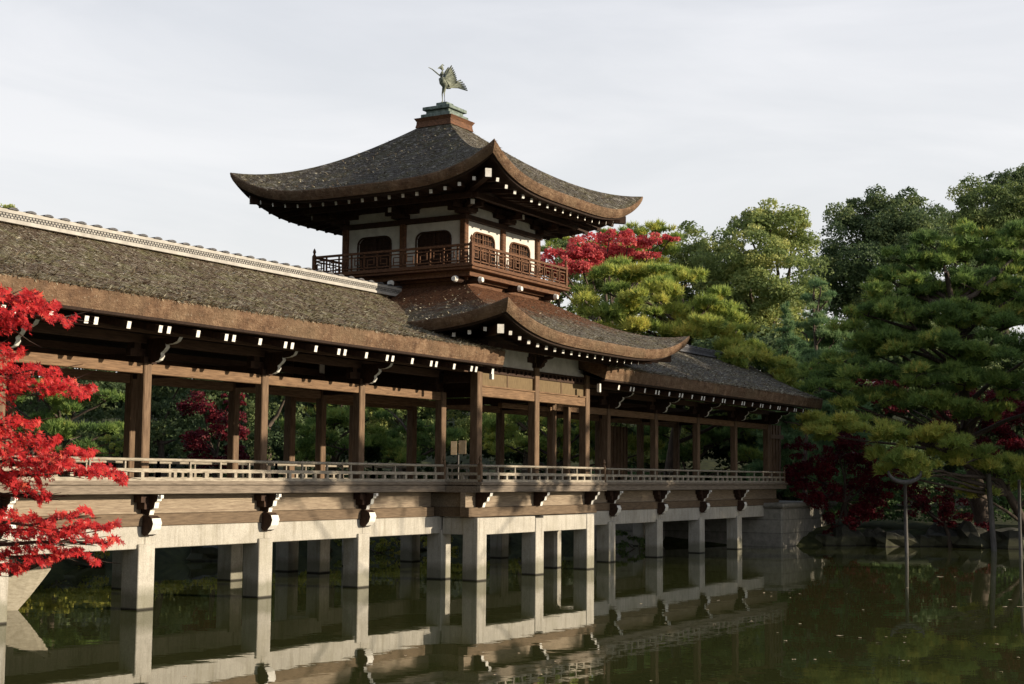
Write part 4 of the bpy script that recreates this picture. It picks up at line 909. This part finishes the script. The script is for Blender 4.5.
# undergrowth masses that nobody could count
def mass(name,pts,leaf,mat,label,seed,dens=26):
    rg_=np.random.default_rng(seed); Vs=[];T=[]
    for (x,y,z,r) in pts:
        n_=int(dens*r*r*6); P_,Nn=blob_points((x,y,z),(r,r,r*.7),n_,.5,-.3,rg_); Vs.append(leaf_quads(P_,Nn,leaf,rg_)); T.append(np.clip(rg_.uniform(.2,.7)+rg_.normal(size=n_)*.15,0,1))
    V=np.concatenate(Vs); tag(arr_mesh(name,V,4,np.arange(len(V)),mat,np.concatenate(T)),label,'undergrowth',None,'stuff')
rnd=random.Random(4); pts=[]
for i in range(95):
    px=-80+1250*i/94; d=74+rnd.uniform(-4,6); p=at(px,483,d)
    for z in (1.5,3.8,6.0,8.2): pts.append((p.x+rnd.uniform(-.5,.5),p.y+rnd.uniform(-.5,.5),z+rnd.uniform(-.5,.6),rnd.uniform(1.4,2.1)))
mass('far_undergrowth',pts,.26,'broad_dark','dark wood of evergreens closing the garden behind the pond',5,40)
mass('left_sky_screen',[(-6+rnd.uniform(-2,2),y_,z_,2.6) for y_ in range(4,50,3) for z_ in (4,8)],.4,'broad_dark','unseen dark undergrowth added on the left bank to block low sky',15,16)  # unseen leaf mass added to cut sky light from the left
pts=[]
for i in range(len(POND)):
    a=Vector(POND[i]); b_=Vector(POND[(i+1)%len(POND)])
    if max(a.y,b_.y)<6 or max(a.x,b_.x)<4: continue
    n_=int((b_-a).length/.55); nn=Vector((b_.y-a.y,a.x-b_.x)).normalized()
    for j in range(n_):
        p=a.lerp(b_,j/n_); sgn=-1; q=p+nn*sgn*rnd.uniform(.7,2.6)
        if pond_sd(np.array(q.x),np.array(q.y))<.3: q=p-nn*sgn*rnd.uniform(.7,2.6)
        if q.x>49: continue
        pts.append((q.x,q.y,float(ground_z(q.x,q.y))+.08,rnd.uniform(.35,.75)))
mass('bank_groundcover',pts,.11,'shrub','low leafy ground cover along the far bank of the pond',6,70)
pts=[]
for (a,b_) in (((53.6,18.2),(55.4,15.2)),((55.4,15.2),(57.3,10.8)),((57.3,10.8),(56,6.5)),((50.0,26),(49.6,24))):
    for j in range(7):
        t_=j/7
        for z_ in (1.0,1.7,2.4): pts.append((a[0]+(b_[0]-a[0])*t_+1.3+rnd.uniform(-.4,.6)+(z_-1)*.5,a[1]+(b_[1]-a[1])*t_+.6+rnd.uniform(-.4,.4),z_,rnd.uniform(.5,.85)))
mass('shaded_bushes',pts,.13,'pine_dark','dark low bushes crowding the shaded right hand bank behind the rocks',16,60)
# rocks along the right bank
labs=['round dark rock at the foot of the crimson maple','pale angular rock left of the cradle prop','broad low rock behind the cradle prop','small rock right of the cradle prop','grey rock under the hanging red spray','large dark rock at the foot of the leaning prop','rock at the right edge of the pond','flat rock beside the abutment corner','tilted rock next to the abutment corner']
for i,(px,py,s) in enumerate([(848,545,.75),(872,545,.6),(893,546,.8),(925,546,.55),(948,546,.8),(975,547,.9),(1015,548,.9),(830,545,.5),(1000,546,.5)]): rock(px,py,s,labs[i],i+3)
for i,(x,y,s) in enumerate([(27.5,29.2,.5),(31.5,28.5,.6),(36,28.1,.5),(40,27.5,.6),(44.5,27,.55)]): rock(0,0,s,['rock behind the second pier','rock behind the third pier','rock behind the pavilion corner pier','rock behind the pavilion right pier','rock behind the first right gallery pier'][i]+' on the far bank',i+30,0,(x,y,0))
# low white walled building glimpsed under the pine
hp=at(950,487,74); hb=thing('garden_house',(hp.x,hp.y,1),'low white walled house glimpsed under the pine behind the crimson maples','building')
k=MB(); k.box(hp.x-.5,hp.x+3,hp.y-2.6,hp.y+2.6,.8,2.35); k.build('wall','plaster',hb)
k=MB(); k.add([(hp.x-1.1,hp.y-3.2,2.2),(hp.x-1.1,hp.y+3.2,2.2),(hp.x+1.2,hp.y+3.2,3.1),(hp.x+1.2,hp.y-3.2,3.1),(hp.x+3.6,hp.y-3.2,2.2),(hp.x+3.6,hp.y+3.2,2.2)],[(0,3,2,1),(3,4,5,2),(0,1,5,4),(0,4,3),(1,2,5)]); k.build('roof','tile',hb)
# ------------------------------------------------------------------ trees off to the right and behind the viewpoint that shade the far end
def shade_tree(x,y,h,r,seed,lab):
    rnd=random.Random(seed); bl=[(x+rnd.uniform(-.5,.5)*r,y+rnd.uniform(-.5,.5)*r,h*rnd.uniform(.45,.85),r*rnd.uniform(.4,.6)) for _ in range(9)]+[(x,y,h-r*.5,r*.5)]
    broad_tree('broadleaf_tree',(x,y),bl,.32,17,'broad_dark',lab,seed=seed,trunk_r=.3)
for i,(x,y,h,r,l) in enumerate([(45.5,-2,12,4.5,'nearest to the water'),(51,-3,13,5,'second along'),(57,-2,13.5,5,'third along'),(63,1,13,5,'fourth along'),(69,5,13,5,'farthest along')]):
    shade_tree(x,y,h,r,91+i,'tall evergreen on the near right hand bank, '+l)
LB=[(-3,12),(-5,19),(-3,26),(-1,33),(4,40),(12,44),(-8,5)]  # unseen trees added to keep low sky light off the left faces
for i,(x,y) in enumerate(LB):
    shade_tree(x,y,21,6.5,101+i,'unseen very tall evergreen added on the left hand bank to block low sky, %s along from the bridge end'%(['third','second','first','fourth','fifth','sixth','seventh'][i]))
np_=pine_tree('pine_tree',(37,-6),[(32.3,.2,7.25,2.6,.26),(35.2,-.6,7.05,1.5,.2),(29.4,.6,7.35,1.2,.2),(38.5,-1.2,6.9,1.5,.25),(37,-6,9,2,.5)],'flat topped pine on the near bank outside the picture to the right','pine',.24,40,seed=120,trunk_r=.07,top=(36.5,-5,8.6))  # unseen pine, its pads set to shade the deck beside the pavilion
# ------------------------------------------------------------------ foreground maple
LOBES=[(0,1.0),(48,.88),(-48,.88),(95,.62),(-95,.62),(140,.3),(-140,.3)]
def star_leaves(P,Nn,size,rg_):
    n=len(P); nr=unit(Nn+rg_.normal(size=(n,3))*.45); t=unit(np.cross(nr,rg_.normal(size=(n,3)))); b_=np.cross(nr,t); s=size*(.65+.6*rg_.random(n))[:,None]; out=[]
    for ang,ln in LOBES:
        a=math.radians(ang); w=math.radians(20)
        d=t*math.cos(a)+b_*math.sin(a); l_=t*math.cos(a-w)+b_*math.sin(a-w); r_=t*math.cos(a+w)+b_*math.sin(a+w)
        out.append(np.stack([P,P+l_*s*ln*.48,P+d*s*ln-nr*s*ln*.12,P+r_*s*ln*.48],1))
    return np.stack(out,1).reshape(-1,3)
mrg=np.random.default_rng(77); D0=12.0
mb=at(-230,640,13.0); mt=thing('maple_tree',(mb.x,mb.y,float(ground_z(mb.x,mb.y))-.1),'scarlet maple whose leafy branches hang in from the left edge in the foreground','maple tree')
mbz=mt.location.z
sprays=[ # (px0,py0 -> px1,py1), thickness px, n
 ((-90,300),(60,302),18,1500),((-20,308),(78,318),9,700),((-80,330),(30,325),22,1300),((-90,352),(24,350),18,1100),((-60,290),(40,296),12,700),((-90,395),(96,385),22,1900),((-70,375),(60,372),14,900),((-90,410),(40,425),18,900),
 ((-90,440),(60,438),22,1500),((-60,470),(128,472),16,2000),((-40,455),(95,455),14,1300),((10,485),(50,497),9,350),((-90,470),(20,480),18,900),((36,480),(48,500),6,160),
 ((-90,530),(120,528),14,1900),((-60,545),(100,556),10,1300),((-70,568),(60,563),11,900),((-30,518),(95,516),8,800),((40,535),(122,540),7,500)]
Vs=[];T=[];kb=MB(); rnd=random.Random(9)
for (a,b_,th,n_) in sprays:
    n_=int(n_*.5); s=mrg.random(n_)**.85; px=a[0]+(b_[0]-a[0])*s; tap=np.sqrt(np.clip(1.04-s,0,1))*(1+.25*np.sin(s*17+a[1]))
    py=a[1]+(b_[1]-a[1])*s+4*np.sin(s*9+a[1])+np.clip(mrg.normal(size=n_)*.42,-1.2,1.2)*th*tap+3*np.sin(s*31+a[0])
    dd=D0+(a[1]%7)*.12-.4+mrg.normal(size=n_)*.35
    P_=np.array(CAM)[None,:]+dd[:,None]*(np.array(FW)+np.array(RT)*((px-512)/FPX)[:,None]-np.array(UP)*((py-342)/FPX)[:,None])
    Nn=np.tile(np.array([.25,-.75,.65]),(n_,1)); Vs.append(star_leaves(P_,Nn,.044,mrg)); T.append(np.repeat(np.clip(mrg.beta(2.2,2.6,size=n_),0,1),len(LOBES)))
    dm=D0+(a[1]%7)*.12-.4; p0=at(a[0]-60,a[1]+10,dm); p1=at(b_[0]-6,b_[1],dm)
    limb(kb,p0,p1,.022,.004,.03,6,8,rnd)
    for _ in range(9):
        s_=rnd.uniform(.2,.95); q0=p0.lerp(p1,s_); q1=q0+Vector(RT)*rnd.uniform(.1,.4)+Vector((0,0,rnd.uniform(-1,1)*th*.008)); limb(kb,q0,q1,.006,.002,.05,4,3,rnd)
V=np.concatenate(Vs)-np.array([mb.x,mb.y,mbz]); arr_mesh('crown',V,4,np.arange(len(V)),'maple',np.concatenate(T),mt)
trk=[Vector((mb.x,mb.y,mbz)),at(-225,520,12.9),at(-215,420,12.6),at(-200,320,12.3),at(-190,200,12.2)]
kb.tube(trk,[.16,.14,.12,.09,.05],10)
for (a,b_,th,n_) in sprays:
    dm=D0+(a[1]%7)*.12-.4; limb(kb,trk[1 if a[1]>500 else 2 if a[1]>400 else 3],at(a[0]-60,a[1]+10,dm),.05,.022,.06,6,5,rnd)
kb.build('branches','bark',mt,True)
# ------------------------------------------------------------------ fallen leaves floating on the pond
fl=[(840,636,8),(860,638,3),(940,577,7),(955,577,3),(908,588,3),(764,593,2),(771,593,2),(800,594,5),(847,594,3),(790,598,2),(954,607,5),(1010,600,6),(1020,607,8),(1005,607,6),(984,644,3),(886,637,2),(800,624,4),(863,610,2),(778,633,2),(815,660,2),(794,660,3),(395,612,3),(185,677,5),(275,629,4),(390,652,3),(405,656,2),(346,661,3),(556,662,2),(970,583,2),(905,643,2)]
frnd=random.Random(21)
for _ in range(34): fl.append((frnd.uniform(420,1020),frnd.uniform(590,682),frnd.uniform(1.6,3.6)))
fl=[q for q in fl if not (q[0]<600 and q[1]<640)]
for i,(px,py,w) in enumerate(fl):
    p=ground_at(px,py,.004); d=(p-CAM).length; s=max(w*d/FPX*.5,.03); k=MB(); rnd=random.Random(i); vs=[]
    for j in range(7):
        a=2*math.pi*j/7; r_=s*(.6+.5*rnd.random()); q=p+Vector((RT.x,RT.y,0))*math.cos(a)*r_+Vector((FW.x,FW.y,0))*math.sin(a)*r_*1.1; vs.append((q.x,q.y,.006+rnd.uniform(0,.012)))
    vs.append((p.x,p.y,.012)); k.add(vs,[(j,(j+1)%7,7) for j in range(7)]); tag(k.build('fallen_leaf','sign',None,False,(p.x,p.y,0)),'small pale leaf floating flat on the open pond','leaf','leaves floating on the pond')
